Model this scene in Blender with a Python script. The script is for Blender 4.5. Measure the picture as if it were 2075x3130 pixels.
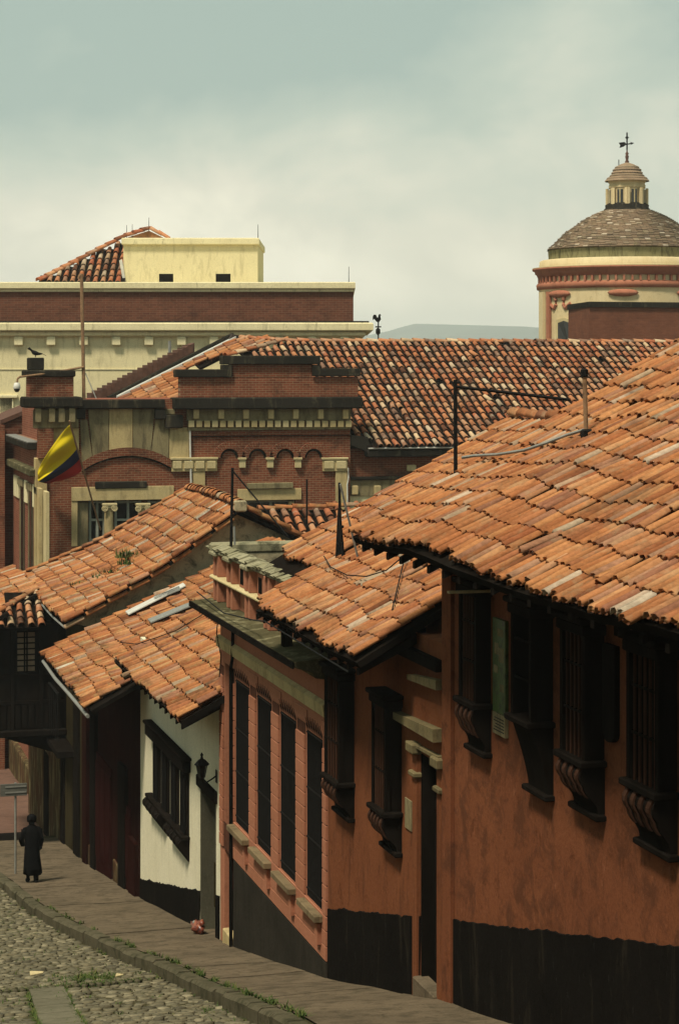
import bpy, math, random
import numpy as np
from mathutils import Vector, Matrix, noise
random.seed(7)
scene = bpy.context.scene
for o in list(bpy.data.objects):
    bpy.data.objects.remove(o)

# ------------------------------------------------------------------ camera
# world: x = across the street (the house fronts stand at x = XW), y = down the street, z = up
IW, IH = 2075.0, 3130.0
FPX, UC, V0 = 6200.0, 1037.5, 1100.0
AL = math.atan(1687.5 / FPX)
SA, CA = math.sin(AL), math.cos(AL)
ZC = 15.0
XW = 8.12
cam_d = bpy.data.cameras.new('camera')
cam = bpy.data.objects.new('camera', cam_d)
scene.collection.objects.link(cam)
cam_d.sensor_fit = 'VERTICAL'
cam_d.sensor_height = 36.0
cam_d.sensor_width = 24.0
cam_d.lens = 36.0 * FPX / IH
cam_d.shift_y = -(IH / 2 - V0) / IH
cam_d.clip_start = 0.5
cam_d.clip_end = 40000
cam.location = (0, 0, ZC)
cam.rotation_euler = (math.radians(90), 0, -AL)
scene.camera = cam

# ------------------------------------------------------------------ sky and sun
SUN_EL, SUN_AZ = math.radians(60), math.radians(231)     # azimuth clockwise from +y
sun_dir = Vector((math.sin(SUN_AZ) * math.cos(SUN_EL), math.cos(SUN_AZ) * math.cos(SUN_EL), math.sin(SUN_EL)))
sd = bpy.data.lights.new('sun', 'SUN')
sd.energy = 4.8
sd.angle = math.radians(10)
sd.color = (1.0, 0.90, 0.72)
sun = bpy.data.objects.new('sun', sd)
scene.collection.objects.link(sun)
sun.rotation_euler = sun_dir.to_track_quat('Z', 'Y').to_euler()
sun.location = (-60, -60, 80)

world = bpy.data.worlds.new('World')
scene.world = world
world.use_nodes = True
wn = world.node_tree
wn.nodes.clear()
def N(nt, t, **kw):
    n = nt.nodes.new(t)
    for k, v in kw.items():
        setattr(n, k, v)
    return n
w_out = N(wn, 'ShaderNodeOutputWorld')
w_bg = N(wn, 'ShaderNodeBackground')
w_bg.inputs['Strength'].default_value = 1.0
sky = N(wn, 'ShaderNodeTexSky')
sky.sky_type = 'NISHITA'
sky.sun_disc = False
sky.sun_elevation = SUN_EL
sky.sun_rotation = SUN_AZ
sky_s = N(wn, 'ShaderNodeMixRGB', blend_type='MULTIPLY')
sky_s.inputs[0].default_value = 1
sky_s.inputs[2].default_value = (0.08, 0.08, 0.08, 1)
wn.links.new(sky.outputs[0], sky_s.inputs[1])
tc = N(wn, 'ShaderNodeTexCoord')
mp = N(wn, 'ShaderNodeMapping')
mp.inputs['Scale'].default_value = (3.4, 3.4, 5.6)
mp.inputs['Location'].default_value = (3.1, 0.6, 0.25)
wn.links.new(tc.outputs['Generated'], mp.inputs['Vector'])
n1 = N(wn, 'ShaderNodeTexNoise')
n1.inputs['Scale'].default_value = 1.0
n1.inputs['Detail'].default_value = 5.0
n1.inputs['Roughness'].default_value = 0.52
n1.inputs['Distortion'].default_value = 0.25
wn.links.new(mp.outputs[0], n1.inputs['Vector'])
# the cloud deck thins towards the horizon: more cream light low down
sx = N(wn, 'ShaderNodeSeparateXYZ')
wn.links.new(tc.outputs['Generated'], sx.inputs[0])
mr = N(wn, 'ShaderNodeMapRange')
mr.inputs['From Min'].default_value = 0.0
mr.inputs['From Max'].default_value = 0.17
mr.inputs['To Min'].default_value = 0.47
mr.inputs['To Max'].default_value = -0.21
wn.links.new(sx.outputs['Z'], mr.inputs['Value'])
mp2 = N(wn, 'ShaderNodeMapping')
mp2.inputs['Scale'].default_value = (10.0, 10.0, 14.0)
mp2.inputs['Location'].default_value = (1.7, 4.4, 0.8)
wn.links.new(tc.outputs['Generated'], mp2.inputs['Vector'])
n2w = N(wn, 'ShaderNodeTexNoise')
n2w.inputs['Detail'].default_value = 6.0
n2w.inputs['Roughness'].default_value = 0.55
n2w.inputs['Distortion'].default_value = 0.4
n2w.inputs['Scale'].default_value = 1.0
wn.links.new(mp2.outputs[0], n2w.inputs['Vector'])
puff = N(wn, 'ShaderNodeMath', operation='MULTIPLY_ADD')
puff.inputs[1].default_value = 0.36
puff.inputs[2].default_value = -0.18
wn.links.new(n2w.outputs[0], puff.inputs[0])
adp = N(wn, 'ShaderNodeMath', operation='ADD')
wn.links.new(n1.outputs[0], adp.inputs[0])
wn.links.new(puff.outputs[0], adp.inputs[1])
ad = N(wn, 'ShaderNodeMath', operation='ADD')
wn.links.new(adp.outputs[0], ad.inputs[0])
wn.links.new(mr.outputs[0], ad.inputs[1])
cr = N(wn, 'ShaderNodeValToRGB')
cr.color_ramp.elements[0].position = 0.38
cr.color_ramp.elements[0].color = (0.41, 0.525, 0.455, 1)
cr.color_ramp.elements[1].position = 0.66
cr.color_ramp.elements[1].color = (0.90, 0.87, 0.69, 1)
e2 = cr.color_ramp.elements.new(0.82)
e2.color = (1.35, 1.26, .98, 1)
e = cr.color_ramp.elements.new(0.50)
e.color = (0.57, 0.65, 0.535, 1)
wn.links.new(ad.outputs[0], cr.inputs[0])
w_mix = N(wn, 'ShaderNodeMixRGB')
w_mix.inputs[0].default_value = 0.92
wn.links.new(sky_s.outputs[0], w_mix.inputs[1])
wn.links.new(cr.outputs[0], w_mix.inputs[2])
wn.links.new(w_mix.outputs[0], w_bg.inputs['Color'])
wn.links.new(w_bg.outputs[0], w_out.inputs['Surface'])

scene.view_settings.view_transform = 'Standard'
scene.view_settings.look = 'None'
scene.view_settings.exposure = 0.0
scene.view_settings.gamma = 1.0
scene.view_settings.use_curve_mapping = False
scene.render.engine = 'CYCLES'
scene.cycles.max_bounces = 5
scene.cycles.diffuse_bounces = 3
scene.cycles.use_denoising = True

# ------------------------------------------------------------------ measuring helpers
def ray(u, v):
    k = (u - UC) / FPX
    return Vector((SA + k * CA, CA - k * SA, -(v - V0) / FPX))
CP = Vector((0, 0, ZC))
def P(u, v, x=None, y=None, z=None):
    """the point of a wall or floor plane (x, y or z fixed) that is seen at photo pixel u, v"""
    d = ray(u, v)
    t = x / d.x if x is not None else y / d.y if y is not None else (z - ZC) / d.z
    return CP + d * t
def PL(u, v, x0, z0, m):
    """the same for a roof plane z = z0 + m (x - x0)"""
    d = ray(u, v)
    t = (z0 - m * x0 - ZC) / (d.z - m * d.x)
    return CP + d * t
def PY(u, v, y0, z0, m):
    d = ray(u, v)
    t = (z0 - m * y0 - ZC) / (d.z - m * d.y)
    return CP + d * t
def proj(p):
    q = Vector(p) - CP
    dep = q.x * SA + q.y * CA
    if dep < .5:
        return (-9999, -9999, dep)
    return (UC + FPX * (q.x * CA - q.y * SA) / dep, V0 - FPX * q.z / dep, dep)

# ground height along the street
GP = [(-40, 21.5), (-20, 17.0), (0, 12.4), (10, 10.0), (22.4, 7.25), (24.7, 6.8), (30.5, 5.38), (37.3, 3.97), (47.9, 2.18),
      (57.3, .82), (66, -.2), (80, -1.2), (100, -1.8), (140, -2.2)]
def zg(y):
    if y <= GP[0][0]: return GP[0][1]
    for i in range(len(GP) - 1):
        (a0, b0), (a1, b1) = GP[i], GP[i + 1]
        if y <= a1:
            # smooth the joints a little
            return b0 + (b1 - b0) * (y - a0) / (a1 - a0)
    return GP[-1][1]
KP = [(-40, 5.2), (10, 5.4), (20, 5.7), (24, 5.86), (30.5, 6.22), (35.5, 6.28), (40, 5.97), (46, 5.58), (53, 5.42), (60, 5.25)]
def kx(y):
    for i in range(len(KP) - 1):
        (a0, b0), (a1, b1) = KP[i], KP[i + 1]
        if y <= a1:
            t = max(0, (y - a0) / (a1 - a0))
            return b0 + (b1 - b0) * t
    return KP[-1][1]

# ------------------------------------------------------------------ objects
COL = scene.collection
def link(o, parent=None):
    COL.objects.link(o)
    if parent is not None:
        o.parent = parent
        o.location = Vector(o.location) - wpos(parent)
    return o
_W = {}
def wpos(o):
    return _W.get(o.name, Vector((0, 0, 0)))
def tag(o, label=None, cat=None, group=None, kind=None):
    if label: o['label'] = label
    if cat: o['category'] = cat
    if group: o['group'] = group
    if kind: o['kind'] = kind
    return o
def thing(name, label, cat, base, group=None):
    o = bpy.data.objects.new(name, None)
    o.empty_display_size = .3
    o.location = base
    COL.objects.link(o)
    _W[o.name] = Vector(base)
    return tag(o, label, cat, group)

class MB:
    def __init__(self):
        self.v = []; self.f = []
    def add(self, vs, fs):
        b = len(self.v)
        self.v += [tuple(q) for q in vs]
        self.f += [tuple(b + i for i in q) for q in fs]
        return self
    def quad(self, a, b, c, d):
        return self.add((a, b, c, d), ((0, 1, 2, 3),))
    def box(self, x0, x1, y0, y1, z0, z1):
        x0, x1 = min(x0, x1), max(x0, x1); y0, y1 = min(y0, y1), max(y0, y1); z0, z1 = min(z0, z1), max(z0, z1)
        vs = [(x, y, z) for z in (z0, z1) for y in (y0, y1) for x in (x0, x1)]
        return self.add(vs, ((0, 2, 3, 1), (4, 5, 7, 6), (0, 1, 5, 4), (2, 6, 7, 3), (0, 4, 6, 2), (1, 3, 7, 5)))
    def bbox(self, x0, x1, y0, y1, z0, z1, b=.01):
        """box with chamfered vertical and top edges (worn stone, timber)"""
        x0, x1 = min(x0, x1), max(x0, x1); y0, y1 = min(y0, y1), max(y0, y1); z0, z1 = min(z0, z1), max(z0, z1)
        def ring(d, z):
            return [(x0 + d, y0 + d, z), (x1 - d, y0 + d, z), (x1 - d, y1 - d, z), (x0 + d, y1 - d, z)]
        R = ring(b, z0) + ring(0, z0 + b) + ring(0, z1 - b) + ring(b, z1)
        fs = [(3, 2, 1, 0), (12, 13, 14, 15)]
        for k in range(3):
            for i in range(4):
                j = (i + 1) % 4
                fs.append((k * 4 + i, k * 4 + j, k * 4 + 4 + j, k * 4 + 4 + i))
        return self.add(R, fs)
    def prism(self, poly, vec):
        n = len(poly); vec = Vector(vec)
        a = [Vector(q) for q in poly]; b = [q + vec for q in a]
        nor = Vector((0, 0, 0))
        for i in range(n):
            nor += a[i].cross(a[(i + 1) % n])
        flip = nor.dot(vec) > 0
        fs = [tuple(range(n)), tuple(range(2 * n - 1, n - 1, -1))] + [((i + 1) % n, i, n + i, n + (i + 1) % n) for i in range(n)]
        if flip:
            fs = [tuple(reversed(q)) for q in fs]
        return self.add(a + b, fs)
    def tube(self, pts, r, n=6, r2=None):
        pts = [Vector(q) for q in pts]
        m = len(pts); vs = []; fs = []
        for i, p in enumerate(pts):
            d = (pts[min(i + 1, m - 1)] - pts[max(i - 1, 0)]).normalized()
            a = d.cross(Vector((0, 0, 1)))
            if a.length < .05: a = d.cross(Vector((0, 1, 0)))
            a.normalize(); c = a.cross(d)
            rr = r if r2 is None else r + (r2 - r) * i / (m - 1)
            for k in range(n):
                t = 2 * math.pi * k / n
                vs.append(p + a * (rr * math.cos(t)) + c * (rr * math.sin(t)))
        for i in range(m - 1):
            for k in range(n):
                j = (k + 1) % n
                fs.append((i * n + k, i * n + j, i * n + n + j, i * n + n + k))
        fs.append(tuple(range(n))[::-1]); fs.append(tuple((m - 1) * n + k for k in range(n)))
        return self.add(vs, fs)
    def lathe(self, cx, cy, prof, n=32, a0=0.0, a1=2 * math.pi):
        full = abs(a1 - a0 - 2 * math.pi) < 1e-6
        m = n if full else n + 1
        vs = []; fs = []
        for r, z in prof:
            for k in range(m):
                t = a0 + (a1 - a0) * k / n
                vs.append((cx + r * math.cos(t), cy + r * math.sin(t), z))
        for i in range(len(prof) - 1):
            for k in range(n):
                j = (k + 1) % m
                fs.append((i * m + k, i * m + j, i * m + m + j, i * m + m + k))
        return self.add(vs, fs)
    def build(self, name, mat, parent=None, smooth=False, at=None, rough=0.0):
        """one mesh object; at = its origin (defaults to the world origin so textures use world metres)"""
        me = bpy.data.meshes.new(name)
        vs = self.v
        o_at = Vector(at) if at is not None else Vector((0, 0, 0))
        if at is not None:
            vs = [tuple(Vector(q) - o_at) for q in vs]
        me.from_pydata(vs, [], self.f)
        me.materials.append(mat)
        if smooth:
            me.polygons.foreach_set('use_smooth', [True] * len(me.polygons))
        me.update()
        o = bpy.data.objects.new(name, me)
        o.location = o_at
        link(o, parent)
        _W[o.name] = Vector(o_at)
        return o
def mb(): return MB()
def boxp(name, mat, parent, *a):
    return mb().box(*a).build(name, mat, parent)

# ------------------------------------------------------------------ materials
MATS = {}
def rgb(c): return (c[0], c[1], c[2], 1)
def base_mat(name, rough=.85, spec=.2):
    m = bpy.data.materials.new(name); m.use_nodes = True
    nt = m.node_tree; nt.nodes.clear()
    o = N(nt, 'ShaderNodeOutputMaterial'); b = N(nt, 'ShaderNodeBsdfPrincipled')
    b.inputs['Roughness'].default_value = rough
    b.inputs['Specular IOR Level'].default_value = spec
    nt.links.new(b.outputs[0], o.inputs[0])
    MATS[name] = m
    return m, nt, b
def noise_node(nt, vec, scale, detail=4, rough=.6, dist=0.0):
    n = N(nt, 'ShaderNodeTexNoise')
    n.inputs['Scale'].default_value = scale; n.inputs['Detail'].default_value = detail
    n.inputs['Roughness'].default_value = rough; n.inputs['Distortion'].default_value = dist
    nt.links.new(vec, n.inputs['Vector'])
    return n.outputs[0]
def mapping(nt, vec, s, loc=(0, 0, 0)):
    m = N(nt, 'ShaderNodeMapping')
    m.inputs['Scale'].default_value = s; m.inputs['Location'].default_value = loc
    nt.links.new(vec, m.inputs['Vector'])
    return m.outputs[0]
def ramp(nt, fac, stops, interp='LINEAR'):
    r = N(nt, 'ShaderNodeValToRGB')
    r.color_ramp.interpolation = interp
    els = r.color_ramp.elements
    els[0].position = stops[0][0]; els[0].color = rgb(stops[0][1])
    els[1].position = stops[-1][0]; els[1].color = rgb(stops[-1][1])
    for p, c in stops[1:-1]:
        q = els.new(p); q.color = rgb(c)
    nt.links.new(fac, r.inputs[0])
    return r.outputs[0]
def mixc(nt, fac, a, b, mode='MIX'):
    m = N(nt, 'ShaderNodeMixRGB', blend_type=mode)
    for i, q in ((0, fac), (1, a), (2, b)):
        if isinstance(q, (int, float)): m.inputs[i].default_value = q
        elif isinstance(q, tuple): m.inputs[i].default_value = rgb(q)
        else: nt.links.new(q, m.inputs[i])
    return m.outputs[0]
def thr(nt, fac, lo, hi):
    r = N(nt, 'ShaderNodeMapRange')
    r.inputs['From Min'].default_value = lo; r.inputs['From Max'].default_value = hi
    nt.links.new(fac, r.inputs['Value'])
    return r.outputs[0]
def thr_mul(nt, fac, lo, hi, amt):
    k = N(nt, 'ShaderNodeMath', operation='MULTIPLY'); k.inputs[1].default_value = amt
    nt.links.new(thr(nt, fac, lo, hi), k.inputs[0])
    return k.outputs[0]
def bump(nt, b, h, strength, dist):
    n = N(nt, 'ShaderNodeBump')
    n.inputs['Strength'].default_value = strength; n.inputs['Distance'].default_value = dist
    nt.links.new(h, n.inputs['Height']); nt.links.new(n.outputs[0], b.inputs['Normal'])
def plaster(name, c, c2=None, stain=None, stain_amt=.5, streak=True, rough=.9, bs=.35, fine=28, lo=.52, wear=.5):
    """lime plaster: broad mottling, a second wash colour and rain streaks or flaked patches"""
    m, nt, b = base_mat(name, rough, .0)
    v = N(nt, 'ShaderNodeTexCoord').outputs['Object']
    big = noise_node(nt, v, .7, 5, .62, .3)
    c2 = c2 or tuple(q * .72 for q in c)
    col = mixc(nt, thr(nt, big, .35, .66), c, c2)
    fn = noise_node(nt, v, fine, 3, .7)
    col = mixc(nt, .32, col, ramp(nt, fn, [(.3, (.55, .55, .55)), (.7, (1.3, 1.3, 1.3))]), 'MULTIPLY')
    if stain is not None:
        sv = mapping(nt, v, (2.2, 2.2, .45) if streak else (1.7, 1.7, 1.7), (4, 2, 7))
        s = noise_node(nt, sv, 1.6, 6, .7, .5)
        k = N(nt, 'ShaderNodeMath', operation='MULTIPLY'); k.inputs[1].default_value = stain_amt
        nt.links.new(thr(nt, s, lo, lo + .14), k.inputs[0])
        col = mixc(nt, k.outputs[0], col, stain)
    if wear:
        # damp blotches, chips and hairline scuffs at two finer scales
        w1 = noise_node(nt, mapping(nt, v, (1, 1, .9), (9, 1, 3)), 3.4, 9, .8, .25)
        col = mixc(nt, thr_mul(nt, w1, .55, .68, wear), col, tuple(q * .42 for q in c))
        w2 = noise_node(nt, mapping(nt, v, (1, 1, .35), (1, 8, 2)), 11, 6, .8, .3)
        col = mixc(nt, thr_mul(nt, w2, .60, .70, wear * .7), col, tuple(min(1, q * 1.45 + .02) for q in c))
        w3 = noise_node(nt, mapping(nt, v, (2.6, 2.6, .12), (5, 5, 5)), 2.4, 5, .7, .2)
        col = mixc(nt, thr_mul(nt, w3, .58, .74, wear * .45), col, tuple(q * .5 for q in c))
    nt.links.new(col, b.inputs['Base Color'])
    h = noise_node(nt, v, 9, 6, .75)
    bump(nt, b, h, bs, .03)
    return m
def plain(name, c, rough=.6, spec=.3, var=.25, scale=6, metallic=0.0, grain=(1, 1, 1)):
    m, nt, b = base_mat(name, rough, spec)
    v = N(nt, 'ShaderNodeTexCoord').outputs['Object']
    n = noise_node(nt, mapping(nt, v, grain), scale, 5, .65)
    col = ramp(nt, n, [(.28, tuple(q * (1 - var) for q in c)), (.72, tuple(q * (1 + var) for q in c))])
    nt.links.new(col, b.inputs['Base Color'])
    b.inputs['Metallic'].default_value = metallic
    bump(nt, b, n, .25, .02)
    return m
def tile_mat(name, stops, lichen, lamt=.5, dark=(.05, .035, .025), damt=.4):
    """fired clay: each tile its own batch colour, plus lichen, soot and weathering"""
    m, nt, b = base_mat(name, .9, .04)
    oi = N(nt, 'ShaderNodeObjectInfo'); ge = N(nt, 'ShaderNodeNewGeometry')
    a1 = N(nt, 'ShaderNodeMath', operation='MULTIPLY_ADD')
    nt.links.new(oi.outputs['Random'], a1.inputs[0]); a1.inputs[1].default_value = 7.31
    nt.links.new(ge.outputs['Random Per Island'], a1.inputs[2])
    fr = N(nt, 'ShaderNodeMath', operation='FRACT'); nt.links.new(a1.outputs[0], fr.inputs[0])
    rnd = fr.outputs[0]
    col = ramp(nt, rnd, stops)
    # noise in world metres so that no two tiles carry the same marks
    v = ge.outputs['Position']
    n = noise_node(nt, v, 3.0, 6, .7, .4)
    n2 = noise_node(nt, v, 17.0, 5, .7)
    col = mixc(nt, .55, col, ramp(nt, n2, [(.3, (.55, .52, .5)), (.7, (1.35, 1.3, 1.25))]), 'MULTIPLY')
    k = N(nt, 'ShaderNodeMath', operation='MULTIPLY'); k.inputs[1].default_value = lamt
    nt.links.new(thr(nt, n, .53, .68), k.inputs[0])
    col = mixc(nt, k.outputs[0], col, lichen)
    n3 = noise_node(nt, v, 1.1, 6, .72, .6)
    k2 = N(nt, 'ShaderNodeMath', operation='MULTIPLY'); k2.inputs[1].default_value = damt
    nt.links.new(thr(nt, n3, .50, .70), k2.inputs[0])
    col = mixc(nt, k2.outputs[0], col, dark)
    nt.links.new(col, b.inputs['Base Color'])
    bump(nt, b, n2, .5, .015)
    return m
def brick_mat(name, axis, c1, c2, mortar, w=.26, h=.085, grime=(.03, .02, .016), ga=.5):
    m, nt, b = base_mat(name, .9, .02)
    v = N(nt, 'ShaderNodeTexCoord').outputs['Object']
    s = N(nt, 'ShaderNodeSeparateXYZ'); nt.links.new(v, s.inputs[0])
    c = N(nt, 'ShaderNodeCombineXYZ')
    nt.links.new(s.outputs['X' if axis == 'x' else 'Y'], c.inputs[0]); nt.links.new(s.outputs['Z'], c.inputs[1])
    t = N(nt, 'ShaderNodeTexBrick')
    t.inputs['Scale'].default_value = 1
    t.inputs['Brick Width'].default_value = w; t.inputs['Row Height'].default_value = h
    t.inputs['Mortar Size'].default_value = .009; t.inputs['Mortar Smooth'].default_value = .3; t.inputs['Bias'].default_value = -.2
    t.inputs['Color1'].default_value = rgb(c1); t.inputs['Color2'].default_value = rgb(c2); t.inputs['Mortar'].default_value = rgb(mortar)
    nt.links.new(c.outputs[0], t.inputs['Vector'])
    n = noise_node(nt, v, 1.3, 6, .7, .3)
    col = mixc(nt, .5, t.outputs['Color'], ramp(nt, n, [(.3, (.6, .6, .6)), (.7, (1.25, 1.25, 1.25))]), 'MULTIPLY')
    k = N(nt, 'ShaderNodeMath', operation='MULTIPLY'); k.inputs[1].default_value = ga
    nt.links.new(thr(nt, noise_node(nt, v, .9, 6, .75, .5), .52, .72), k.inputs[0])
    col = mixc(nt, k.outputs[0], col, grime)
    nt.links.new(col, b.inputs['Base Color'])
    iv = N(nt, 'ShaderNodeMath', operation='SUBTRACT'); iv.inputs[0].default_value = 1
    nt.links.new(t.outputs['Fac'], iv.inputs[1])
    bump(nt, b, iv.outputs[0], .6, .012)
    return m

T_NEAR = [(0, (.17, .060, .028)), (.09, (.40, .165, .066)), (.20, (.29, .105, .043)), (.31, (.46, .215, .090)), (.42, (.24, .082, .036)), (.53, (.42, .185, .078)),
          (.63, (.31, .120, .056)), (.72, (.47, .240, .112)), (.80, (.22, .090, .052)), (.88, (.36, .185, .110)), (.94, (.34, .27, .19)), (.97, (.40, .185, .083)), (1, (.45, .40, .32))]
T_FAR = [(0, (.10, .045, .028)), (.12, (.34, .125, .055)), (.3, (.45, .20, .095)), (.46, (.32, .10, .05)), (.6, (.47, .25, .13)),
         (.74, (.33, .17, .10)), (.86, (.17, .105, .075)), (.93, (.56, .40, .24)), (1, (.44, .35, .25))]
M_TILE = tile_mat('clay_tile', T_NEAR, (.34, .27, .16), .42, (.06, .034, .02), .68)
M_TILE_M = tile_mat('clay_tile_mossy', T_NEAR, (.30, .25, .11), .55, (.05, .032, .018), .72)
M_TILE_F = tile_mat('clay_tile_aged', T_FAR, (.44, .38, .28), .45, (.035, .028, .022), .6)
M_PAN = tile_mat('clay_channel', [(0, (.06, .026, .015)), (.5, (.10, .04, .02)), (1, (.075, .038, .022))], (.10, .08, .05), .4, (.03, .02, .015), .6)  # both channel clays coloured darker to put shade into the grooves
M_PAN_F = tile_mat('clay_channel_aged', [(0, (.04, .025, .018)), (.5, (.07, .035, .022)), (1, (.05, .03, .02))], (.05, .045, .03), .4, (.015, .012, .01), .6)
M_DOMETILE = tile_mat('dome_tile', [(0, (.20, .15, .10)), (.4, (.28, .20, .135)), (.7, (.17, .13, .095)), (.90, (.32, .25, .17)), (1, (.6, .52, .42))], (.22, .20, .10), .5, (.05, .04, .03), .5)
M_A = plaster('wall_terracotta', (.190, .069, .033), (.155, .056, .028), (.078, .034, .020), .7, False, lo=.48, wear=.85)
M_B = plaster('wall_burnt_orange', (.188, .069, .032), (.155, .056, .027), (.078, .033, .019), .55, True, wear=.75)
M_C = plaster('wall_pink', (.37, .158, .096), (.335, .142, .084), (.21, .092, .057), .35, True, lo=.56)
M_D = plaster('wall_white', (.70, .65, .48), (.65, .60, .43), (.50, .45, .30), .4, True, wear=.22)
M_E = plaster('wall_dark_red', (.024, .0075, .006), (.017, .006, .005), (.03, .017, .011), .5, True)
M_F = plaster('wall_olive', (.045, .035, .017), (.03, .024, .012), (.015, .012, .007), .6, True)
M_PEEL = plaster('wall_peeling', (.075, .036, .02), (.055, .042, .022), (.20, .17, .085), .9, True, lo=.5)
M_GABLE = plaster('wall_grey_lime', (.42, .35, .22), (.30, .255, .16), (.08, .072, .05), .85, False, lo=.50)
M_DADO = plaster('dado_black', (.011, .0095, .008), (.008, .007, .006), (.045, .036, .025), .45, True, lo=.55, wear=.9)
M_DADO_C = plaster('dado_charcoal', (.036, .032, .025), (.027, .024, .019), (.02, .018, .014), .6, True)
M_JOINT = plain('dark_joint', (.085, .038, .025), .9, .0, .3, 6)
M_DOORG = plaster('door_grey_green', (.10, .095, .065), (.075, .07, .05), (.04, .038, .026), .5, True)
M_WOOD = plain('dark_timber', (.010, .008, .0065), .85, .0, .4, 5, 0, (1, 1, .25))
M_WOODL = plain('brown_timber', (.045, .021, .013), .8, .03, .35, 6, 0, (1, 1, .2))
M_RED = plain('red_timber', (.024, .007, .006), .85, .0, .35, 5, 0, (1, 1, .3))
M_IRON = plain('black_iron', (.009, .0085, .008), .7, .08, .3, 9)
M_RUST = plain('rusty_pole', (.22, .13, .07), .8, .2, .4, 9)
M_GALV = plain('galvanised', (.20, .20, .18), .45, .5, .25, 8)
M_WHITEM = plain('white_sheet', (.52, .51, .46), .5, .4, .2, 4)
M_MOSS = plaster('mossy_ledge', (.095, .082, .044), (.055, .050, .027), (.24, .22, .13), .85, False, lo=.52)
M_COPING = plaster('weathered_coping', (.30, .275, .18), (.22, .20, .12), (.06, .058, .035), .9, False, lo=.5)
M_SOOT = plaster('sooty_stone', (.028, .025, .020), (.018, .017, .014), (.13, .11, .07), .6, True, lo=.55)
M_TRACK = plaster('flagstone_grey', (.16, .145, .10), (.12, .11, .075), (.06, .06, .035), .6, False)
M_STONE = plaster('sandstone', (.48, .385, .20), (.41, .31, .15), (.17, .13, .07), .5, True, lo=.5)
M_STONE_DK = plaster('grimy_sandstone', (.17, .135, .07), (.12, .10, .055), (.05, .042, .026), .7, True, lo=.48)
M_SILL = plaster('sill_stone', (.20, .15, .085), (.15, .11, .065), (.06, .05, .03), .6, True)
M_STONE_L = plaster('pale_sandstone', (.55, .46, .26), (.47, .38, .2), (.26, .2, .1), .4, True, lo=.54)
M_STONE_D = plaster('stained_sandstone', (.24, .20, .11), (.18, .15, .085), (.075, .062, .04), .7, True, lo=.48)
M_YEL = plaster('wall_yellow', (.70, .62, .375), (.65, .57, .34), (.36, .31, .18), .5, True, fine=20, lo=.52, wear=.32)
M_YEL_C = plaster('cornice_yellow', (.72, .645, .40), (.62, .55, .34), (.16, .14, .08), .6, True, fine=20, lo=.56)
M_CREAM = plaster('wall_cream', (.64, .53, .32), (.58, .46, .26), (.40, .30, .17), .4, True, lo=.54)
M_SALMON = plaster('moulding_salmon', (.40, .165, .10), (.34, .13, .08), (.16, .08, .05), .5, True, lo=.52)
M_DOMEBAND = plaster('mossy_band', (.27, .25, .13), (.20, .185, .09), (.08, .075, .04), .85, True, lo=.47)
M_BRX = brick_mat('brick_front', 'x', (.205, .066, .037), (.125, .040, .024), (.25, .17, .105), ga=.8)
M_BRY = brick_mat('brick_side', 'y', (.24, .085, .055), (.17, .055, .036), (.25, .16, .10), ga=.35)
M_BRD = brick_mat('brick_dark', 'x', (.15, .058, .036), (.10, .038, .026), (.17, .11, .07), w=.34, h=.11, ga=.6)
M_BRR = brick_mat('brick_reddish', 'x', (.19, .075, .045), (.155, .06, .038), (.16, .075, .045), ga=.4)
M_SLATE = plain('dark_slate', (.04, .03, .025), .8, .2, .4, 3)
M_BROWNROOF = plain('brown_roof', (.10, .05, .035), .85, .15, .35, 4)
M_PAINTGREY = plain('grey_paint', (.26, .28, .23), .6, .3, .2, 5)
M_WALK = plaster('pavement_concrete', (.145, .112, .075), (.11, .086, .058), (.055, .046, .031), .7, False, bs=.5, lo=.48, wear=.9)
M_KERB = plaster('kerb_stone_grey', (.11, .095, .062), (.075, .068, .042), (.035, .035, .02), .7, False, lo=.48)
M_EARTH = plaster('street_earth', (.075, .066, .036), (.055, .050, .026), (.03, .032, .015), .6, False)
M_GROUND = plaster('ground_far', (.14, .11, .08), (.10, .085, .06))
M_REDPAVE = plaster('red_paving', (.15, .088, .066), (.12, .070, .052), (.07, .046, .035), .5, False)
M_HILL = plain('hill_green', (.07, .10, .07), .9, .05, .3, .004)
m, nt, b = base_mat('cobble', .75, .25)
oi = N(nt, 'ShaderNodeObjectInfo'); ge = N(nt, 'ShaderNodeNewGeometry')
a1 = N(nt, 'ShaderNodeMath', operation='MULTIPLY_ADD'); a1.inputs[1].default_value = 5.17
nt.links.new(oi.outputs['Random'], a1.inputs[0]); nt.links.new(ge.outputs['Random Per Island'], a1.inputs[2])
fr = N(nt, 'ShaderNodeMath', operation='FRACT'); nt.links.new(a1.outputs[0], fr.inputs[0])
col = ramp(nt, fr.outputs[0], [(0, (.065, .057, .034)), (.35, (.15, .128, .075)), (.7, (.10, .088, .052)), (1, (.25, .215, .135))])
n2 = noise_node(nt, ge.outputs['Position'], 14, 5, .7)
col = mixc(nt, .7, col, ramp(nt, n2, [(.3, (.5, .5, .5)), (.7, (1.3, 1.3, 1.3))]), 'MULTIPLY')
nt.links.new(col, b.inputs['Base Color']); bump(nt, b, n2, .5, .02)
M_COB = m
m, nt, b = base_mat('window_glass', .12, .5)
b.inputs['Base Color'].default_value = (.012, .014, .013, 1)
M_GLASS = m
m, nt, b = base_mat('grass_blade', .8, .1)
ge = N(nt, 'ShaderNodeNewGeometry')
nt.links.new(ramp(nt, ge.outputs['Random Per Island'], [(0, (.03, .055, .012)), (.6, (.055, .085, .02)), (1, (.11, .11, .035))]), b.inputs['Base Color'])
M_GRASS = m

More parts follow.
